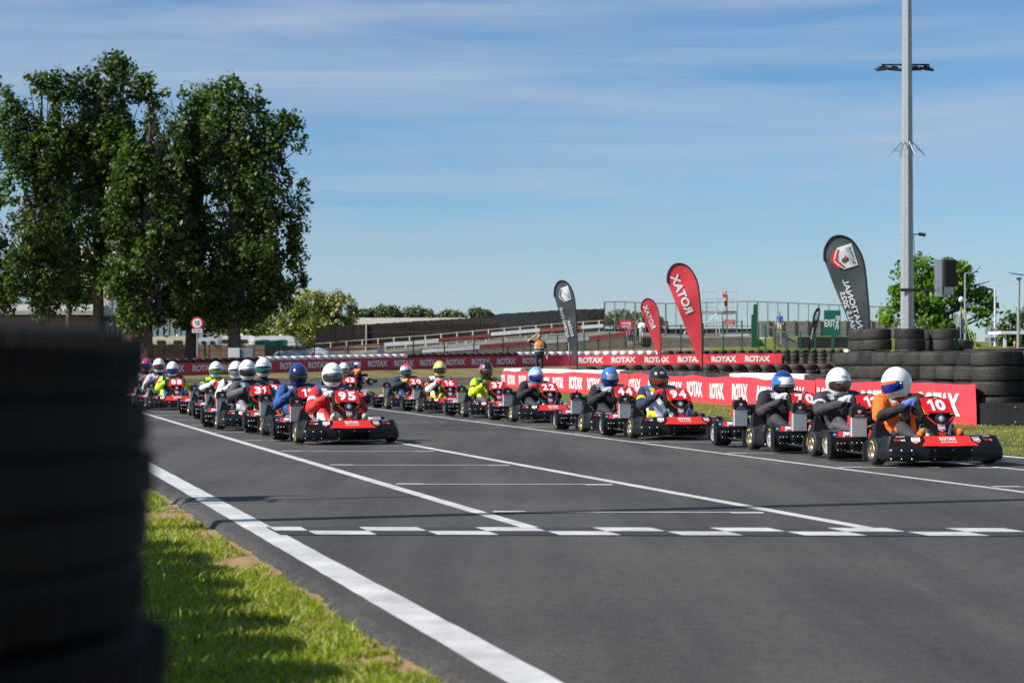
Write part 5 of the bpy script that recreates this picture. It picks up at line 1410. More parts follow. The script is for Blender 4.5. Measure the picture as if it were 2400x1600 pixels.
# scaffold tower
sc_ = empty('scaffold_tower', at(1686, 812, 166), 0, 'aluminium scaffold tower with a cameraman on its platform', 'scaffold'); o = sc_.location.copy(); alu = M('aluminium', (.68, .69, .70), .35, metal=.6)
for px, D in ((1645, 165), (1679, 165), (1693, 167.5), (1726, 167.5)):
    b = B(); a = at(px, 812, D); c = at(px, 674, D); b.tube([a - o, c - o], .045, 6); b.build('upright', alu, sc_)
for (xa, Da, xb, Db), ys in (((1645, 165, 1679, 165), (683, 700, 720, 735, 750, 770, 795)), ((1693, 167.5, 1726, 167.5), (683, 700, 720, 735, 750, 770, 795)), ((1679, 165, 1693, 167.5), (700, 770)), ((1645, 165, 1726, 167.5), (770,))):
    for y in ys:
        b = B(); b.tube([at(xa, y, Da) - o, at(xb, y, Db) - o], .03, 6); b.build('rung', alu, sc_)
for xa, ya, xb, yb, D in ((1645, 768, 1679, 735, 165), (1680, 718, 1720, 756, 166), (1645, 800, 1588, 800, 164), (1679, 735, 1692, 808, 164), (1690, 790, 1726, 757, 167)):
    b = B(); b.tube([at(xa, ya, D) - o, at(xb, yb, D - .6) - o], .03, 6); b.build('brace', alu, sc_)
b = B(); a = at(1643, 728, 165) - o; c = at(1727, 734, 165) - o; b.box(((a.x + c.x) / 2, 1.0, (a.z + c.z) / 2), (c.x - a.x, 2.6, .22)); b.build('platform', M('platform', (.30, .31, .32), .7), sc_, 0)
b = B(); b.tube([at(1597, 800, 161) - o, at(1606, 776, 161) - o], .05, 6); b.build('outrigger', alu, sc_)
sign_red = M('sign_red', (.62, .02, .05), .5)
for px, py, w, h, D, lab in ((1467, 760, 30, 20, 157, 'red notice board by the spectators on the terrace'), (1710, 755, 24, 11, 163, 'red notice board hanging on the scaffold tower')):
    t = empty('notice_board', at(px, py, D), 0, lab, 'sign'); s = D / F
    b = B(); b.box((0, 0, 0), (w * s, .04, h * s)); b.build('panel', sign_red, t, 0)
    b = B(); f = Fr((0, -.026, 0), (1, 0, 0), (0, 0, 1)); text_on(b, 'DANGER', f, -w * s * .36, w * s * .36, .0, h * s * .3, 0, 0, .02); text_on(b, 'KEEP OUT', f, -w * s * .3, w * s * .3, -h * s * .36, -h * s * .12, 0, 0, .02); b.build('lettering', white, t, 0)

# signs
t = empty('speed_sign', at(462, 846, 128), 0, 'round speed limit sign showing 15 in a red ring on a post', 'sign'); o = t.location.copy(); s = 128 / F; c = at(462, 757, 128) - o
b = B(); b.tube([(0, .06, -.6), (0, .06, c.z)], .045, 8); b.build('post', galv, t)
def disc(b, c, r, d, mat, n=40): b.add([c + Vector((r * math.cos(2 * math.pi * k / n), d, r * math.sin(2 * math.pi * k / n))) for k in range(n)], [tuple(range(n))], mat)
b = B(); b.lathe([(0, .02), (14.5 * s, .02), (14.5 * s, 0), (0, 0)], c=c, axis='y', n=40, mat=0); disc(b, c, 14.3 * s, -.004, 1); disc(b, c, 10.8 * s, -.010, 2); b.build('disc', [galv, M('sign_ring_red', (.65, .01, .02), .4), white], t, 30)
b = B(); f = Fr(c + Vector((0, -.016, 0)), (1, 0, 0), (0, 0, 1)); text_on(b, '5', f, -.3 * s, 6.5 * s, -5.5 * s, 5.5 * s, 0, 0, .03); b.poly([f.pt(x * s, y * s) for x, y in ((-3.6, -5.5), (-1.8, -5.5), (-1.8, 5.5), (-3.3, 5.5), (-6, 3.6), (-6, 1.8), (-3.6, 3.2))]); b.build('number', matblack, t, 0)
b = B(); c2 = at(462, 775, 128) - o; b.box(c2, (24 * s, .02, 9 * s)); f = Fr(c2 + Vector((0, -.016, 0)), (1, 0, 0), (0, 0, 1)); text_on(b, 'On bridge', f, -9 * s, 9 * s, -2.6 * s, 2.8 * s, 0, 1, .0); b.build('plate', [whitep, matblack], t, 0)
b = B(); p = at(464, 840, 128) - o; b.box((p.x, .02, p.z), (.16, .1, .28)); b.build('red_band', sign_red, t, 0)

t = empty('exit_sign', at(1951, 828, 142), 0, 'green EXIT sign with a white running figure on posts', 'sign'); o = t.location.copy(); s = 142 / F
a = at(1931, 727, 142) - o; c = at(1970, 786, 142) - o; cx = (a.x + c.x) / 2; cz = (a.z + c.z) / 2
b = B(); b.box((cx, 0, cz), (c.x - a.x, .05, a.z - c.z)); b.build('panel', M('exit_green', (.005, .13, .075), .45), t, 0)
f = Fr((cx, -.034, cz), (1, 0, 0), (0, 0, 1)); b = B(); text_on(b, 'EXIT', f, -18 * s, 7 * s, -9 * s, 8 * s, 0, 0, .02)
b.prism([(8 * s, 16 * s), (17 * s, 16 * s), (17 * s, 6 * s), (15.4 * s, 6 * s), (15.4 * s, 14 * s), (9.6 * s, 14 * s), (9.6 * s, 10 * s), (8 * s, 10 * s)], f, 0, .004)
disc(b, f.pt(12.5 * s, 10 * s, 0), 2.1 * s, 0, 0, 12)
for p_, q_, w_ in (((12, 7.5), (11, -3), 1.9), ((12, 6.5), (8.5, 1.5), .9), ((12.6, 6.5), (15.6, 2.5), .9), ((11, -3), (14, -8), 1.1), ((14, -8), (12.6, -15), 1.0), ((11, -3), (8.6, -9), 1.1), ((8.6, -9), (6.8, -15), 1.0)):
    p2 = Vector(p_); q2 = Vector(q_); n2 = Vector((-(q2 - p2).y, (q2 - p2).x)).normalized() * w_; b.poly([f.pt(*(v * s), .001) for v in (p2 + n2, q2 + n2, q2 - n2, p2 - n2)])
b.build('lettering', white, t, 0)
for px in (1951,):
    p = at(px, 786, 142) - o; b = B(); b.tube([p + Vector((0, .06, .5)), (p.x, .06, -.5)], .05, 8); b.build('post', postgreen, t)
t = empty('notice_board', at(893, 824, 144.5), 0, 'white double notice board fixed to a green fence post', 'sign')
for dx in (-.14, .14):
    b = B(); b.box((dx, -.04, 0), (.25, .02, .55)); b.build('panel', whitep, t, 0)
t = empty('electric_cabinet', at(564, 846, 136.2), 0, 'pair of pale and grey utility cabinets by the tree trunk', 'cabinet')
b = B(); b.box((-.42, 0, .42), (.80, .6, .95), None, .02); b.build('cabinet', M('cabinet_pale', (.50, .52, .53), .6, var=.05), t, 0); b = B(); b.box((.45, .1, .42), (.85, .6, .92), None, .02); b.build('cabinet', M('cabinet_grey', (.16, .19, .22), .6, var=.05), t, 0)

# ------------------------------------------------------------------ right-hand background
def lamp_post(px, y0, y1, D, dx, label, m):
    t = empty('street_lamp', at(px, y1, D), 0, label, 'street lamp'); o = t.location.copy(); p = at(px, y0, D) - o
    b = B(); b.tube([(0, 0, -.6), p], [.075, .05], 8); b.build('post', m, t)
    b = B(); b.tube([p, p + Vector((dx * .8, 0, .05)), p + Vector((dx, 0, .08))], [.04, .035, .03], 6); b.build('arm', m, t); b = B(); b.box(p + Vector((dx * 1.15, 0, .10)), (abs(dx) * .45, .16, .06), None, .02); b.build('lantern', darkmetal, t)
lamp_post(2262, 641, 832, 112, .55, 'grey street lamp with arm to the right before the oak', galv)
lamp_post(2332, 676, 832, 118, -.55, 'white street lamp with arm to the left', whitep)
t = empty('solar_post', at(2385, 836, 60), 0, 'galvanised post with tilted solar panel at the right edge', 'post'); o = t.location.copy(); p = at(2388, 655, 60) - o
b = B(); b.tube([(0, 0, -.8), p], .045, 8); b.tube([p, p + Vector((0, 0, .06))], .08, 8); b.build('post', galv, t); b = B(); b.box((0, 0, 0), (.75, .5, .03)); q = b.build('solar_panel', M('solar_panel', (.05, .09, .16), .25, coat=.5), t, 0); q.location = p + Vector((.1, 0, .14)); q.rotation_euler = (.1, .15, 0)
for px, py, D, r, lab in ((2252, 752, 108, .36, 'round sign seen from the back near the grey street lamp'), (2321, 775, 115, .30, 'round blue-grey sign back by the white street lamp')):
    t = empty('road_sign', at(px, 836, D), 0, lab, 'sign'); o = t.location.copy(); c = at(px, py, D) - o
    b = B(); b.tube([(0, 0, -.8), c + Vector((0, 0, .2))], .035, 6); b.build('post', galv, t); b = B(); b.lathe([(0, 0), (r, 0), (r, .02), (0, .02)], c=c + Vector((0, .05, 0)), axis='y', n=28); b.build('disc', M('sign_back', (.30, .33, .38), .5), t)
    b = B(); b.box(c + Vector((0, .06, -r - .2)), (.6, .02, .25)); b.build('plate', M('sign_back', (.30, .33, .38), .5), t, 0)
t = empty('weather_mast', at(2253, 834, 84), 0, 'thin mast with white dome and yellow guy ropes', 'mast'); o = t.location.copy(); c = at(2253, 702, 84) - o
b = B(); b.tube([(0, 0, -.7), c], .025, 6); b.build('pole', darkmetal, t); b = B(); b.ellip(c, (.115, .115, .125), 14, 10); b.build('dome', whitep, t)
for dx in (-.5, .55, .75):
    b = B(); b.tube([c - Vector((0, 0, .25)), (c.x + dx, -.2, -.1)], .012, 4); b.build('guy_rope', M('rope_yellow', (.42, .55, .03), .6), t)
hr = empty('handrail', at(2280, 832, 96), 0, 'galvanised handrail down the grass slope under the oak', 'handrail'); o = hr.location.copy()
for y0, y1 in ((792, 826), (806, 836)):
    b = B(); b.tube([at(2248, y0, 96) - o, at(2310, y1, 96) - o], .035, 6); b.build('rail', galv, hr)
for px in (2248, 2278, 2306):
    p = at(px, interp(px, [(2248, 792), (2310, 826)]), 96) - o; b = B(); b.tube([p, p - Vector((0, 0, 1.2))], .03, 6); b.build('post', galv, hr)
t = empty('shelter', at(2390, 838, 92), 0, 'flat-roofed white shelter at the right edge', 'shelter'); o = t.location.copy(); p = at(2345, 782, 92) - o
b = B(); b.box((p.x + 2, .8, p.z + .05), (4.2, 2.5, .14)); q = b.build('roof', whitep, t, 0)
for dx in (.2, 2.4): b = B(); b.box((p.x + dx, 0, p.z - 1), (.12, .12, 2.0)); b.build('post', whitep, t, 0)

# ------------------------------------------------------------------ buildings behind the trees on the left
clad = M('blue_grey_cladding', (.22, .27, .33), .5, c2=(.28, .33, .39), scale=.6)
wh = empty('warehouse', at(430, 846, 195), 0, 'blue-grey corrugated warehouse behind the tall trees', 'building'); o = wh.location.copy()
b = B(); a = at(255, 800, 195) - o; c = at(600, 800, 195) - o; ze = at(0, 655, 195).z - o.z; zr = at(0, 612, 195).z - o.z
x = a.x; k = 0
while x < c.x:
    f = (x - a.x) / (c.x - a.x); zt = lerp(ze, zr, 1 - abs(2 * f - 1)); b.box((x + .14, (k % 2) * .06, (zt - 1) / 2), (.28, .12, zt + 1)); x += .28; k += 1
tag(b.build('cladding', clad, wh, 0), kind='stuff')
b = B(); mid = (a.x + c.x) / 2
for s, xe in ((-1, a.x), (1, c.x)): b.add([Vector((xe + s * .4, -.3, ze - .1)), Vector((mid, -.3, zr + .05)), Vector((mid, 24, zr + .05)), Vector((xe + s * .4, 24, ze - .1)), Vector((xe + s * .4, -.3, ze + .1)), Vector((mid, -.3, zr + .25)), Vector((mid, 24, zr + .25)), Vector((xe + s * .4, 24, ze + .1))], [(0, 1, 2, 3), (4, 7, 6, 5), (0, 4, 5, 1), (3, 2, 6, 7), (0, 3, 7, 4)])
b.build('roof', M('roof_pale', (.45, .46, .47), .7, var=.1), wh, 0)
b = B(); p = at(299, 700, 194.6) - o; b.tube([(p.x, -.4, -1), (p.x, -.4, ze - .3)], .12, 6); b.build('downpipe', whitep, wh)
pb = empty('stone_building', at(230, 846, 225), 0, 'pale stone-coloured building showing through the left trees', 'building'); o = pb.location.copy()
b = B(); a = at(120, 846, 225) - o; c = at(410, 614, 225) - o; b.box(((a.x + c.x) / 2, 6, c.z / 2), (c.x - a.x, 12, c.z)); b.build('wall', M('pale_stone', (.55, .52, .45), .9, c2=(.42, .38, .31), scale=.5), pb, 0)
b = B(); b.loft([[Vector((x, y, z)) for y, z in ((-.6, c.z - .1), (6, c.z + 2.2), (12.6, c.z - .1))] for x in (a.x - .3, c.x + .3)]); b.build('roof', M('roof_stone', (.42, .40, .35), .9, var=.15), pb, 0)
brick = M('brick_wall', (.20, .085, .055), .9, c2=(.30, .15, .10), scale=3.5, bump=.3, bscale=12)
ho = empty('brick_house', at(150, 846, 165), 0, 'low brick outbuilding with white eaves at the far left', 'building'); o = ho.location.copy()
b = B(); a = at(-60, 846, 165) - o; c = at(218, 738, 165) - o; b.box(((a.x + c.x) / 2, 4, c.z / 2 - .3), (c.x - a.x, 8, c.z + .3)); b.build('wall', brick, ho, 0)
b = B(); b.loft([[Vector((x, y, z)) for y, z in ((-.7, c.z), (-.7, c.z + .35), (4, c.z + 1.0), (8.6, c.z))] for x in (a.x, c.x + .35)]); b.build('roof', M('white_fascia', (.34, .33, .30), .6, var=.06, scale=2), ho, 0)
for k in range(3):
    b = B(); b.box((lerp(a.x, c.x, .25 + .25 * k), -.02, c.z * .5), (1.1, .08, 1.1)); w_ = b.build('window', whitep, ho, 0); b = B(); b.box((lerp(a.x, c.x, .25 + .25 * k), -.07, c.z * .5), (.9, .03, .9)); b.build('pane', V_['black'], w_, 0)
ct = empty('shipping_container', at(250, 846, 163), 0, 'dark navy container between the brick walls', 'container'); o = ct.location.copy(); b = B()
a = at(216, 846, 163) - o; c = at(283, 742, 163) - o; x = a.x; k = 0
while x < c.x: b.box((x + .1, (k % 2) * .04 + 3, c.z / 2), (.2, 6, c.z)); x += .2; k += 1
tag(b.build('corrugated_wall', M('container_navy', (.02, .03, .05), .6), ct, 0), kind='stuff'); b = B(); b.box(((a.x + c.x) / 2, 3, c.z + .06), (c.x - a.x + .2, 6.3, .12)); b.build('roof', darkmetal, ct, 0)
b = B(); a = at(284, 846, 162); c = at(308, 752, 162); b.box(((a.x + c.x) / 2, 164, c.z / 2), (c.x - a.x, 4, c.z)); tag(b.build('brick_pier', brick, None, 0), 'reddish brick pier right of the navy container', 'wall')
def caravan(x0, x1, yt, yb, D, m, label, curve=.3):
    t = empty('caravan', at((x0 + x1) / 2, yb + 20, D), 0, label, 'caravan'); o = t.location.copy(); a = at(x0, yb + 20, D) - o; c = at(x1, yt, D) - o; w = c.x - a.x; h = c.z - a.z
    pr = [(a.x, a.z + .4), (a.x + w * .01, a.z + h * .6), (a.x + w * .06, a.z + h * .93), (a.x + w * .2, c.z), (c.x - w * .2, c.z + .03), (c.x - w * .05, a.z + h * .92), (c.x, a.z + h * .55), (c.x - w * .02, a.z + .4)]
    b = B(); b.loft([[Vector((x, y, z)) for x, z in pr] for y in (0, .1, 2.0, 2.2)]); b.build('body', m, t, 30)
    for k in range(2):
        b = B(); b.box((lerp(a.x, c.x, .3 + .4 * k), -.02, a.z + h * .66), (w * .2, .05, h * .22), None, .02); w2 = b.build('window', darkmetal, t, 0)
    b = B(); b.lathe([(.1, -.08), (.3, -.1), (.32, 0), (.3, .1), (.1, .08)], c=((a.x + c.x) / 2, .1, a.z + .3), axis='y', n=18); b.build('wheel', rubber, t)
    b = B(); b.tube([((a.x + c.x) / 2 + .5, 1, c.z), ((a.x + c.x) / 2 + .5, 1, c.z + .15)], .15, 8); b.build('roof_vent', whitep, t)
caravan(348, 446, 788, 808, 158, M('caravan_cream', (.62, .58, .42), .5, var=.06), 'cream caravan behind the brown fence, left of the speed sign')
caravan(462, 512, 790, 808, 160, M('caravan_bluewhite', (.52, .57, .64), .4, var=.06), 'bluish white caravan right of the speed sign')
caravan(500, 600, 786, 806, 163, M('caravan_white', (.70, .69, .67), .4, var=.06), 'white caravan behind the trunk right of the speed sign')
caravan(590, 692, 787, 806, 162, M('caravan_white2', (.68, .68, .67), .4, var=.06), 'long white caravan above the green tarpaulin')
caravan(300, 352, 786, 806, 166, M('caravan_white3', (.64, .65, .66), .4, var=.06), 'white caravan beside the brick pier')
b = B(); a = at(596, 797, 156); c = at(666, 809, 156); b.box(((a.x + c.x) / 2, 157, (a.z + c.z) / 2 - .5), (c.x - a.x, 2, a.z - c.z + 1.0), None, .12); tag(b.build('tarpaulin', M('green_tarpaulin', (.01, .30, .20), .5, var=.15, scale=2)), 'bright green tarpaulin over goods by the white caravan', 'tarpaulin')
b = B(); a = at(640, 815, 150); c = at(770, 832, 150)
b.loft([[Vector((lerp(a.x, c.x, f), 150 + y, lerp(a.z, c.z, 1) - .6 + z * k)) for y, z in ((0, 0), (0, .6), (.3, .95), (1.5, .95), (1.8, 0))] for f, k in ((0, .7), (.08, .95), (.5, 1.05), (.8, 1.25), (1, .9))]); tag(b.build('covered_car', M('car_cover', (.42, .46, .52), .5, var=.12, scale=1)), 'silver grey covered car behind the mesh fence', 'car')
rb2 = empty('long_shed', at(960, 846, 240), 0, 'long shed with pale weathered roof beyond the dark fence', 'building'); o = rb2.location.copy(); a = at(752, 800, 240) - o; c = at(1165, 752, 240) - o; zt = at(0, 742, 240).z - o.z
b = B(); b.box(((a.x + c.x) / 2, 6, c.z / 2 - .4), (c.x - a.x, 11, c.z)); b.build('wall', brick, rb2, 0)
b = B(); b.loft([[Vector((x, y, z)) for y, z in ((-.5, c.z - 1.5), (6, zt), (12.5, c.z - 1.5))] for x in (a.x - .4, c.x + .4)]); b.build('roof', M('roof_asbestos', (.26, .25, .21), .95, c2=(.38, .36, .31), scale=1.2), rb2, 0)

# ------------------------------------------------------------------ trees
LG = [leaf_mat('leaf_mid', (.046, .09, .013), .35), leaf_mat('leaf_light', (.115, .165, .020), .42), leaf_mat('leaf_dark', (.018, .042, .010), .2)]
LB = [leaf_mat('leaf_fresh', (.11, .22, .012), .45), leaf_mat('leaf_fresh_light', (.22, .35, .02), .5), leaf_mat('leaf_fresh_dark', (.04, .10, .012), .35)]
LF = [leaf_mat('leaf_far', (.085, .125, .055), .3), leaf_mat('leaf_far_light', (.13, .17, .075), .3), leaf_mat('leaf_far_dark', (.055, .085, .045), .3)]  # pale haze of distance mixed into these leaf colours
LE = [leaf_mat('leaf_elder', (.17, .22, .015), .35), leaf_mat('leaf_elder_dark', (.07, .11, .012), .3), leaf_mat('elder_flower', (.62, .58, .36), .3)]
def leaf_cloud(name, parent, blobs, n_clump, per, size, mats, seed, clump_r=(.5, 1.0), up=.3, shellp=.6, probs=(.45, .3, .25), zs=.8, gap=None):
    r = np.random.default_rng(seed); cs = []; vol = np.array([b[3] * b[4] * b[5] for b in blobs]) ** .8; vol /= vol.sum(); crad = []
    for k in range(n_clump):
        cx, cy, cz, rx, ry, rz = blobs[r.choice(len(blobs), p=vol)]
        d = r.normal(size=3); d /= np.linalg.norm(d); q_ = r.random(); rr = r.random() ** (1 / 3) if q_ > shellp else (.82 + .22 * r.random() if q_ > .10 else 1.0 + .17 * r.random())
        cs.append((cx + d[0] * rx * rr, cy + d[1] * ry * rr, cz + d[2] * rz * rr)); crad.append(r.uniform(*clump_r) * (1 if rr < 1.05 else .55))
    if gap is not None:      # leave the crown open between its boughs
        kp = [k for k, c in enumerate(cs) if noise.noise(Vector((c[0] * .42 + seed, c[1] * .42, c[2] * .26))) > gap]
        cs = [cs[k] for k in kp]; crad = [crad[k] for k in kp]; n_clump = len(cs)
    cs = np.repeat(np.array(cs), per, 0); cr = np.repeat(np.array(crad), per)
    N = len(cs); d = r.normal(size=(N, 3)); d /= np.linalg.norm(d, axis=1)[:, None]; off = d * (cr * r.random(N) ** .45)[:, None]; off[:, 2] *= zs
    C = cs + off; nrm = d * .7 + np.array([0, 0, up]) + r.normal(size=(N, 3)) * .55; nrm /= np.linalg.norm(nrm, axis=1)[:, None]
    t = np.cross(nrm, r.normal(size=(N, 3))); t /= np.linalg.norm(t, axis=1)[:, None]; bt_ = np.cross(nrm, t); s = size * r.uniform(.6, 1.35, N)[:, None]
    V = np.empty((N, 4, 3)); V[:, 0] = C - t * s * .75; V[:, 1] = C - bt_ * s * .42 + nrm * s * .12; V[:, 2] = C + t * s * .75; V[:, 3] = C + bt_ * s * .42 + nrm * s * .12
    mi = np.where(r.random(N) < .45, np.repeat(r.choice(3, n_clump, p=probs), per), r.choice(3, N, p=probs))
    return link(name, np_mesh(name, V.reshape(-1, 3), np.arange(4 * N).reshape(N, 4), mats, mi), parent)
def limbs(b, base, top, r0, n, rr, spread, zlo, blobs, seed):
    r = random.Random(seed); pts = [base]; rad = [r0 * 1.25]; m = 9
    for k in range(1, m + 1):
        f = k / m; pts.append(base.lerp(top, f) + Vector((r.uniform(-.12, .12), r.uniform(-.12, .12), 0)) * (3 * f)); rad.append(r0 * (1 - f) ** .75 + .02)
    b.tube(pts, rad, 10)
    for k in range(n):
        bl = blobs[k % len(blobs)]; f = zlo + (1 - zlo) * r.random() * .65; s = base.lerp(top, f); rs = max(.05, r0 * (1 - f) * .6)
        e = Vector((bl[0] + r.uniform(-.75, .75) * bl[3], bl[1] + r.uniform(-.75, .75) * bl[4], bl[2] + r.uniform(-.3, .85) * bl[5]))
        if e.z < s.z + .5: e.z = s.z + r.uniform(.4, 2.0)
        mm = s.lerp(e, .5) + Vector((r.uniform(-.3, .3), r.uniform(-.3, .3), r.uniform(-.2, .7)))
        b.tube([s, s.lerp(mm, .5) + Vector((0, 0, .1)), mm, e], [rs, rs * .8, rs * .6, .025], 6)
        for _ in range(2):
            e2 = mm + Vector((r.uniform(-1.4, 1.4), r.uniform(-1.4, 1.4), r.uniform(.2, 1.8))); b.tube([mm, mm.lerp(e2, .6) + Vector((0, 0, .15)), e2], [rs * .4, rs * .25, .015], 5)
def tree(label, px, D, py_base, py_top, blobs_px, r0, nclump, per, size, mats, seed, group=None, nl=22, zlo=.16, cr=(.38, .85), shellp=.6, name='tree', up=.3, depth=1.0, zs=1.2):
    base = at(px, py_base, D); top = at(px, py_top, D); t = empty(name, base, 0, label, 'tree', group)
    bl = []
    for x, y, rx, ry in blobs_px:
        p = at(x, y, D) - base; s = D / F; q = random.Random(seed + int(x)).uniform(-1, 1) * rx * s * .5
        bl.append((p.x, q, p.z, rx * s, rx * s * depth, ry * s))
    b = B(); limbs(b, Vector((0, 0, -.4)), top - base, r0, nl, .5, 1, zlo, bl, seed); b.build('trunk', bark, t, 60)
    leaf_cloud('crown', t, bl, int(nclump * 1.75), int(per * .60), size * 1.08, mats, seed, cr, up, shellp, zs=zs, gap=-.24)
    return t
TG = 'tall trees on the left'
tree('leafy tree cut by the left picture edge', -75, 142, 848, 190, [(-70, 290, 40, 110), (-20, 285, 30, 105), (-110, 330, 40, 110), (-60, 470, 70, 110), (-40, 610, 65, 80), (-10, 690, 40, 50)], .35, 330, 46, .21, LG, 21, TG)
tree('slender dark-stemmed tree nearest the left edge', 92, 139, 848, 165, [(35, 290, 28, 95), (75, 275, 28, 100), (112, 262, 28, 105), (145, 262, 26, 105), (60, 400, 50, 90), (115, 400, 50, 95), (85, 530, 55, 90), (60, 640, 45, 70), (115, 650, 40, 60), (90, 715, 42, 30)], .28, 470, 48, .21, LG, 22, TG, nl=26)
tree('tallest tree with a thick forked trunk, left of centre of the group', 229, 140, 848, 140, [(180, 275, 28, 100), (208, 245, 28, 105), (240, 228, 28, 105), (272, 225, 28, 100), (303, 238, 28, 100), (335, 258, 28, 95), (362, 295, 26, 90), (200, 380, 55, 90), (270, 360, 60, 100), (335, 390, 50, 95), (230, 490, 60, 80), (310, 500, 60, 80), (200, 600, 45, 55), (280, 630, 50, 60), (350, 600, 40, 60)], .42, 540, 50, .22, LG, 23, TG, nl=34, zlo=.25)
tree('broad tree with pale lower trunk before the brown fence', 343, 137, 850, 235, [(370, 330, 30, 95), (400, 330, 30, 100), (300, 400, 40, 80), (285, 510, 45, 75), (330, 440, 55, 95), (395, 470, 50, 95), (350, 570, 70, 80), (410, 580, 55, 80), (300, 660, 60, 50), (370, 690, 70, 50), (430, 660, 55, 60), (330, 738, 55, 32), (405, 735, 45, 30)], .42, 430, 50, .22, LG, 24, TG, nl=28)
tree('dark tree behind the speed sign', 449, 143, 848, 205, [(405, 295, 26, 85), (432, 285, 26, 90), (460, 280, 26, 90), (488, 290, 26, 90), (440, 400, 55, 95), (490, 410, 50, 95), (455, 510, 70, 90), (480, 620, 80, 80), (440, 700, 70, 50), (470, 738, 60, 36)], .45, 400, 50, .22, LG, 25, TG, nl=28)
tree('broad tree at the right end of the tall group', 549, 139, 850, 200, [(508, 290, 26, 90), (535, 278, 28, 90), (563, 280, 26, 90), (592, 300, 27, 85), (622, 318, 27, 85), (652, 345, 26, 80), (684, 345, 28, 75), (550, 420, 60, 95), (620, 430, 60, 95), (675, 460, 42, 75), (560, 530, 65, 80), (635, 550, 60, 80), (685, 570, 34, 60), (590, 620, 70, 60), (662, 640, 48, 52), (560, 680, 95, 65), (630, 690, 50, 40), (560, 735, 62, 32), (510, 745, 40, 24)], .46, 640, 50, .22, LG, 26, TG, nl=36)
tree('thin shaded tree between the two leftmost trunks', 160, 151, 848, 260, [(150, 380, 60, 80), (165, 500, 65, 80), (140, 610, 60, 60), (175, 680, 45, 40)], .22, 270, 46, .22, LG, 27, TG, nl=16)
EG = 'flowering elder bushes'
def bush(label, px, D, blobs, ncl, per, seed, mats=LE, size=.17, probs=(.5, .28, .22), name='elder_bush', cat='bush'):
    base = at(px, 848, D); t = empty(name, base, 0, label, cat, EG if mats is LE else None); s = D / F
    bl = [((x - px) * s, random.Random(int(x)).uniform(-.5, .5), (848 - y) * s, rx * s, rx * s, ry * s) for x, y, rx, ry in blobs]
    b = B(); limbs(b, Vector((0, 0, -.3)), Vector((0, 0, bl[0][2])), .16, 14, .5, 1, .1, bl, seed); b.build('stems', bark, t, 60)
    leaf_cloud('foliage', t, bl, ncl, per, size, mats, seed, (.35, .7), .6, .75, probs)
bush('large cream-flowered elder bush right of the tall trees', 745, 174, [(730, 722, 48, 46), (690, 745, 38, 42), (795, 730, 42, 42), (760, 775, 70, 40), (675, 780, 34, 30)], 480, 46, 31)
bush('small flowering elder bush between the right tree trunks', 605, 176, [(590, 760, 45, 30), (640, 770, 35, 28), (520, 765, 30, 25)], 110, 40, 32)
bush('flowering elder bush above the white eaves at far left', 40, 172, [(35, 712, 40, 40), (-20, 720, 40, 40)], 110, 40, 33)
bush('sunlit bush behind the brick outbuilding', 180, 178, [(165, 700, 55, 45), (215, 690, 30, 40), (130, 720, 30, 30)], 120, 40, 34, probs=(.6, .32, .08))
tree('spreading bright green oak behind the loudspeaker', 2195, 128, 836, 640, [(2165, 640, 54, 36), (2230, 650, 52, 38), (2190, 695, 80, 42), (2285, 712, 42, 34), (2108, 738, 42, 32), (2180, 768, 75, 38), (2295, 768, 40, 34), (2240, 792, 62, 30), (2318, 745, 22, 18), (2090, 752, 25, 18), (2115, 688, 26, 18)], .45, 270, 58, .20, LB, 41, None, nl=34, zlo=.3, name='oak_tree', cr=(.4, .75), shellp=.85, zs=.75)
tree('dark tree at the right picture edge', 2420, 150, 840, 745, [(2395, 775, 50, 45), (2450, 770, 60, 50), (2360, 800, 30, 25)], .3, 170, 40, .22, LG, 42, None, nl=14, name='tree')
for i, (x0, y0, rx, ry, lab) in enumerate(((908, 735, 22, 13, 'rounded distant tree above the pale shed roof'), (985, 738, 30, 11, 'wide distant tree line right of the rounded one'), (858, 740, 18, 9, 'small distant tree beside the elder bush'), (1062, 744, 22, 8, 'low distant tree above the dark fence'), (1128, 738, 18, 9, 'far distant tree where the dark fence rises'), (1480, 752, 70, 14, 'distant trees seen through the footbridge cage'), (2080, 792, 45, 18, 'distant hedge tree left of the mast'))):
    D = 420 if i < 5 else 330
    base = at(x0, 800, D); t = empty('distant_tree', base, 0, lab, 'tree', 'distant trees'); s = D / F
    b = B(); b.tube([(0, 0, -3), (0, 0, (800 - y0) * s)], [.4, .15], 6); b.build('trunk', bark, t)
    leaf_cloud('crown', t, [(0, 0, (800 - y0) * s, rx * s, rx * s, ry * s), (rx * s * .5, 1, (800 - y0 - 6) * s, rx * s * .7, rx * s * .6, ry * s * .9), (-rx * s * .5, 0, (800 - y0 + 3) * s, rx * s * .9, rx * s * .6, ry * s * .8)], 110, 26, .5, LF, 50 + i, (.8, 1.6), .3, .6)

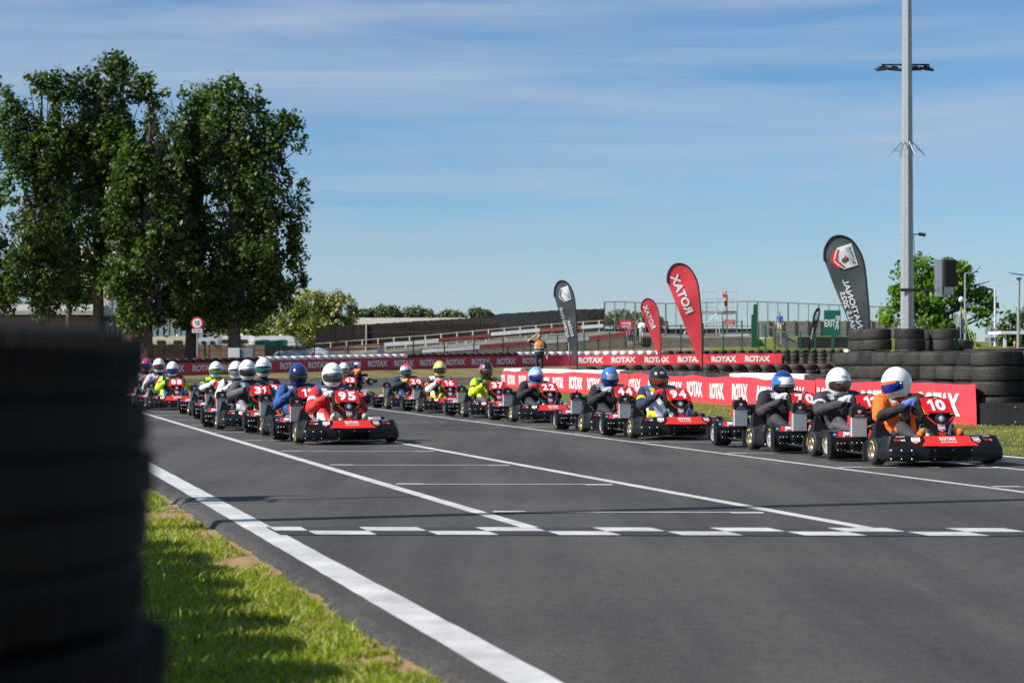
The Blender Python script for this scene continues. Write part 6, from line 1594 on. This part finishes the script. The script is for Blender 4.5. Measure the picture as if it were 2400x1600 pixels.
# ------------------------------------------------------------------ standing people
def human(x, y, z, rz, label, top, legs, head_top=None, arms=None, shorts=False, vest=None, hgt=1.76, hair=(.06, .04, .03), cap=None, cat='person', shoes=(.03, .03, .03), long_sleeve=False, bag=None):
    """standing figure; arms = list of (elbow, wrist) for right(-x) and left(+x)"""
    s = hgt / 1.76; t = empty('person', (x, y, z), rz, label, cat); b = B()
    arms = arms or [((-.27, .02, 1.10), (-.29, -.04, .86)), ((.27, .02, 1.10), (.29, -.04, .86))]
    capsule(b, (-.06, 0, .95), (.06, 0, .95), .115, .115); capsule(b, (0, 0, .98), (0, 0, 1.25), .125, .145); capsule(b, (-.09, 0, 1.30), (.09, 0, 1.30), .115, .115); capsule(b, (-.14, 0, 1.40), (.14, 0, 1.40), .065, .065); capsule(b, (0, 0, 1.40), (0, -.01, 1.53), .058, .05)
    b.ellip((0, -.015, 1.64), (.075, .092, .115), 16, 12); b.ellip((0, -.115, 1.625), (.014, .018, .022), 8, 6)
    for k, sg in enumerate((-1, 1)):
        b.ellip((sg * .078, .0, 1.63), (.012, .022, .03), 8, 6)
        capsule(b, (sg * .085, 0, .92), (sg * .10, -.01, .50), .088, .058); capsule(b, (sg * .10, -.01, .50), (sg * .11, .02, .10), .056, .038); capsule(b, (sg * .11, .02, .05), (sg * .12, -.12, .035), .042, .036)
        e, w = Vector(arms[k][0]), Vector(arms[k][1]); capsule(b, (sg * .185, 0, 1.40), e, .055, .045); capsule(b, e, w, .043, .030)
        h = (w - e).normalized(); capsule(b, w, w + h * .07, .032, .034)
        for q in range(4): capsule(b, w + h * .08 + Vector((.0, (q - 1.5) * .018, 0)), w + h * .15 + Vector((0, (q - 1.5) * .02, -.005)), .011, .009, 6)
        capsule(b, w + h * .03 + Vector((0, -.03, .01)), w + h * .09 + Vector((0, -.055, .01)), .012, .010, 6)
    me = fuse(b, .014, 2)
    cols = [skin, cloth(top), cloth(legs), cloth(shoes)]
    for m in cols: me.materials.append(m)
    zs = []
    for p in me.polygons:
        c = p.center; zc = 0
        arm = abs(c.x) > .215 and c.z > .7 or c.z > 1.5
        if c.z < .11: zc = 3
        elif arm:
            d = min((c - Vector((sg * .185, 0, 1.40))).length for sg in (-1, 1)); zc = 1 if (d < (.24 if not long_sleeve else .52) and c.z < 1.56) else 0
        elif c.z > 1.47: zc = 0
        elif c.z > .93: zc = 1
        elif not shorts or c.z > .50: zc = 2
        zs.append(zc)
    me.polygons.foreach_set('material_index', zs); o = link('body', me, t); o.scale = (s,) * 3
    b = B(); b.lathe([(.097, 0), (.093, .05), (.07, .095), (0, .115)], n=18); hm = b.build('cap' if cap else 'hair', cloth(cap or hair), t); hm.location = (0, .008 * s, 1.655 * s); hm.scale = (.86 * s, 1.03 * s, s)
    if cap: b = B(); b.box((0, -.12, .012), (.12, .1, .012), None, .005); q = b.build('cap_peak', cloth(cap), hm)
    b = B()
    for sg in (-1, 1): b.ellip((sg * .03, -.102, 1.655), (.012, .006, .007), 8, 5)
    b.box((0, -.108, 1.583), (.04, .008, .007)); q = b.build('face_details', matblack, t); q.scale = (s,) * 3
    if vest:
        def ring(z, rx, ry): return [Vector((rx * math.cos(a), ry * math.sin(a), z)) for a in [2 * math.pi * k / 24 for k in range(24)]]
        b = B(); zs_ = [.90, .98, 1.04, 1.07, 1.11, 1.15, 1.18, 1.24, 1.34, 1.43, 1.465]; rx = [.205, .20, .198, .198, .2, .202, .203, .208, .215, .205, .12]
        rr = [ring(zz, r_, .165 if zz < 1.4 else .11) for zz, r_ in zip(zs_, rx)]
        mi = [1, 1, 2, 1, 1, 2, 0, 0, 0, 0]
        for i in range(len(rr) - 1): b.loft([rr[i], rr[i + 1]], False, True, mi[i] if vest == 'two' else (0 if i not in (2, 5) else 2))
        for sg in (-1, 1): b.poly([(sg * .11, -.168, 1.18), (sg * .15, -.150, 1.18), (sg * .14, -.155, 1.40), (sg * .10, -.165, 1.40)], 2)
        q = b.build('vest', [M('hi_vis_orange', (.85, .22, .015), .6), cloth(NAV), M('reflective', (.55, .57, .58), .4)], t, 50); q.scale = (s,) * 3
    return t
def stand(px, D, py, **k):
    p = at(px, py, D); return human(p.x, p.y, p.z, k.pop('rz', 0), **k)
stand(1264, 82, 885, label='marshal in orange vest shading the eyes with one raised arm', top=K_, legs=(.018, .02, .028), vest='two', arms=[((-.43, -.08, 1.44), (-.12, -.17, 1.70)), ((.28, .02, 1.10), (.30, -.06, .84))], hgt=1.84, hair=(.10, .06, .04))
stand(1478, 147, 816, label='spectator in plum T-shirt and dark shorts seen from behind', top=(.22, .06, .14), legs=(.02, .025, .04), shorts=True, cap=(.62, .25, .28), rz=math.radians(165), hgt=1.86)
stand(1494, 149, 808, label='spectator in brown shirt between two others on the terrace', top=(.16, .11, .10), legs=(.10, .09, .08), arms=[((-.25, -.05, 1.12), (-.05, -.25, 1.15)), ((.25, -.05, 1.12), (.06, -.25, 1.12))], rz=math.radians(40), hgt=1.86, hair=(.10, .04, .03))
stand(1504, 148, 806, label='spectator in white T-shirt and teal cap leaning by the red flag', top=(.62, .63, .66), legs=(.40, .42, .48), shorts=True, cap=(.02, .26, .28), arms=[((-.25, -.06, 1.12), (.02, -.22, 1.16)), ((.25, -.06, 1.12), (.0, -.24, 1.10))], rz=math.radians(-30), hgt=1.9)
stand(1701, 166, 731, label='cameraman in orange vest standing on the scaffold tower', top=K_, legs=(.02, .02, .025), shorts=True, vest='one', arms=[((-.26, -.14, 1.22), (-.12, -.26, 1.58)), ((.26, -.14, 1.22), (.10, -.26, 1.55))], rz=math.radians(-115), hgt=1.8, cap=(.30, .24, .10))
stand(1827, 166, 783, label='person in blue and white shirt and pale shorts on the grass bank', top=(.05, .12, .45), legs=(.62, .60, .56), shorts=True, hgt=1.84)
stand(730, 150, 880, label='bearded spectator whose head shows over the far barrier', top=(.03, .03, .04), legs=(.03, .03, .04), hgt=1.82, hair=(.08, .035, .02))
stand(2378, 100, 878, label='official in orange shirt behind the tyres at the right edge', top=(.80, .20, .02), legs=K_, hgt=1.72, hair=(.05, .035, .03))
# bag and bench things near the spectators
b = B(); p = at(1514, 812, 147); b.box(p + Vector((0, 0, .35)), (.75, .5, .75), None, .15); tag(b.build('equipment_bag', matblack), 'bulky black equipment bag at the feet of the spectators', 'bag')
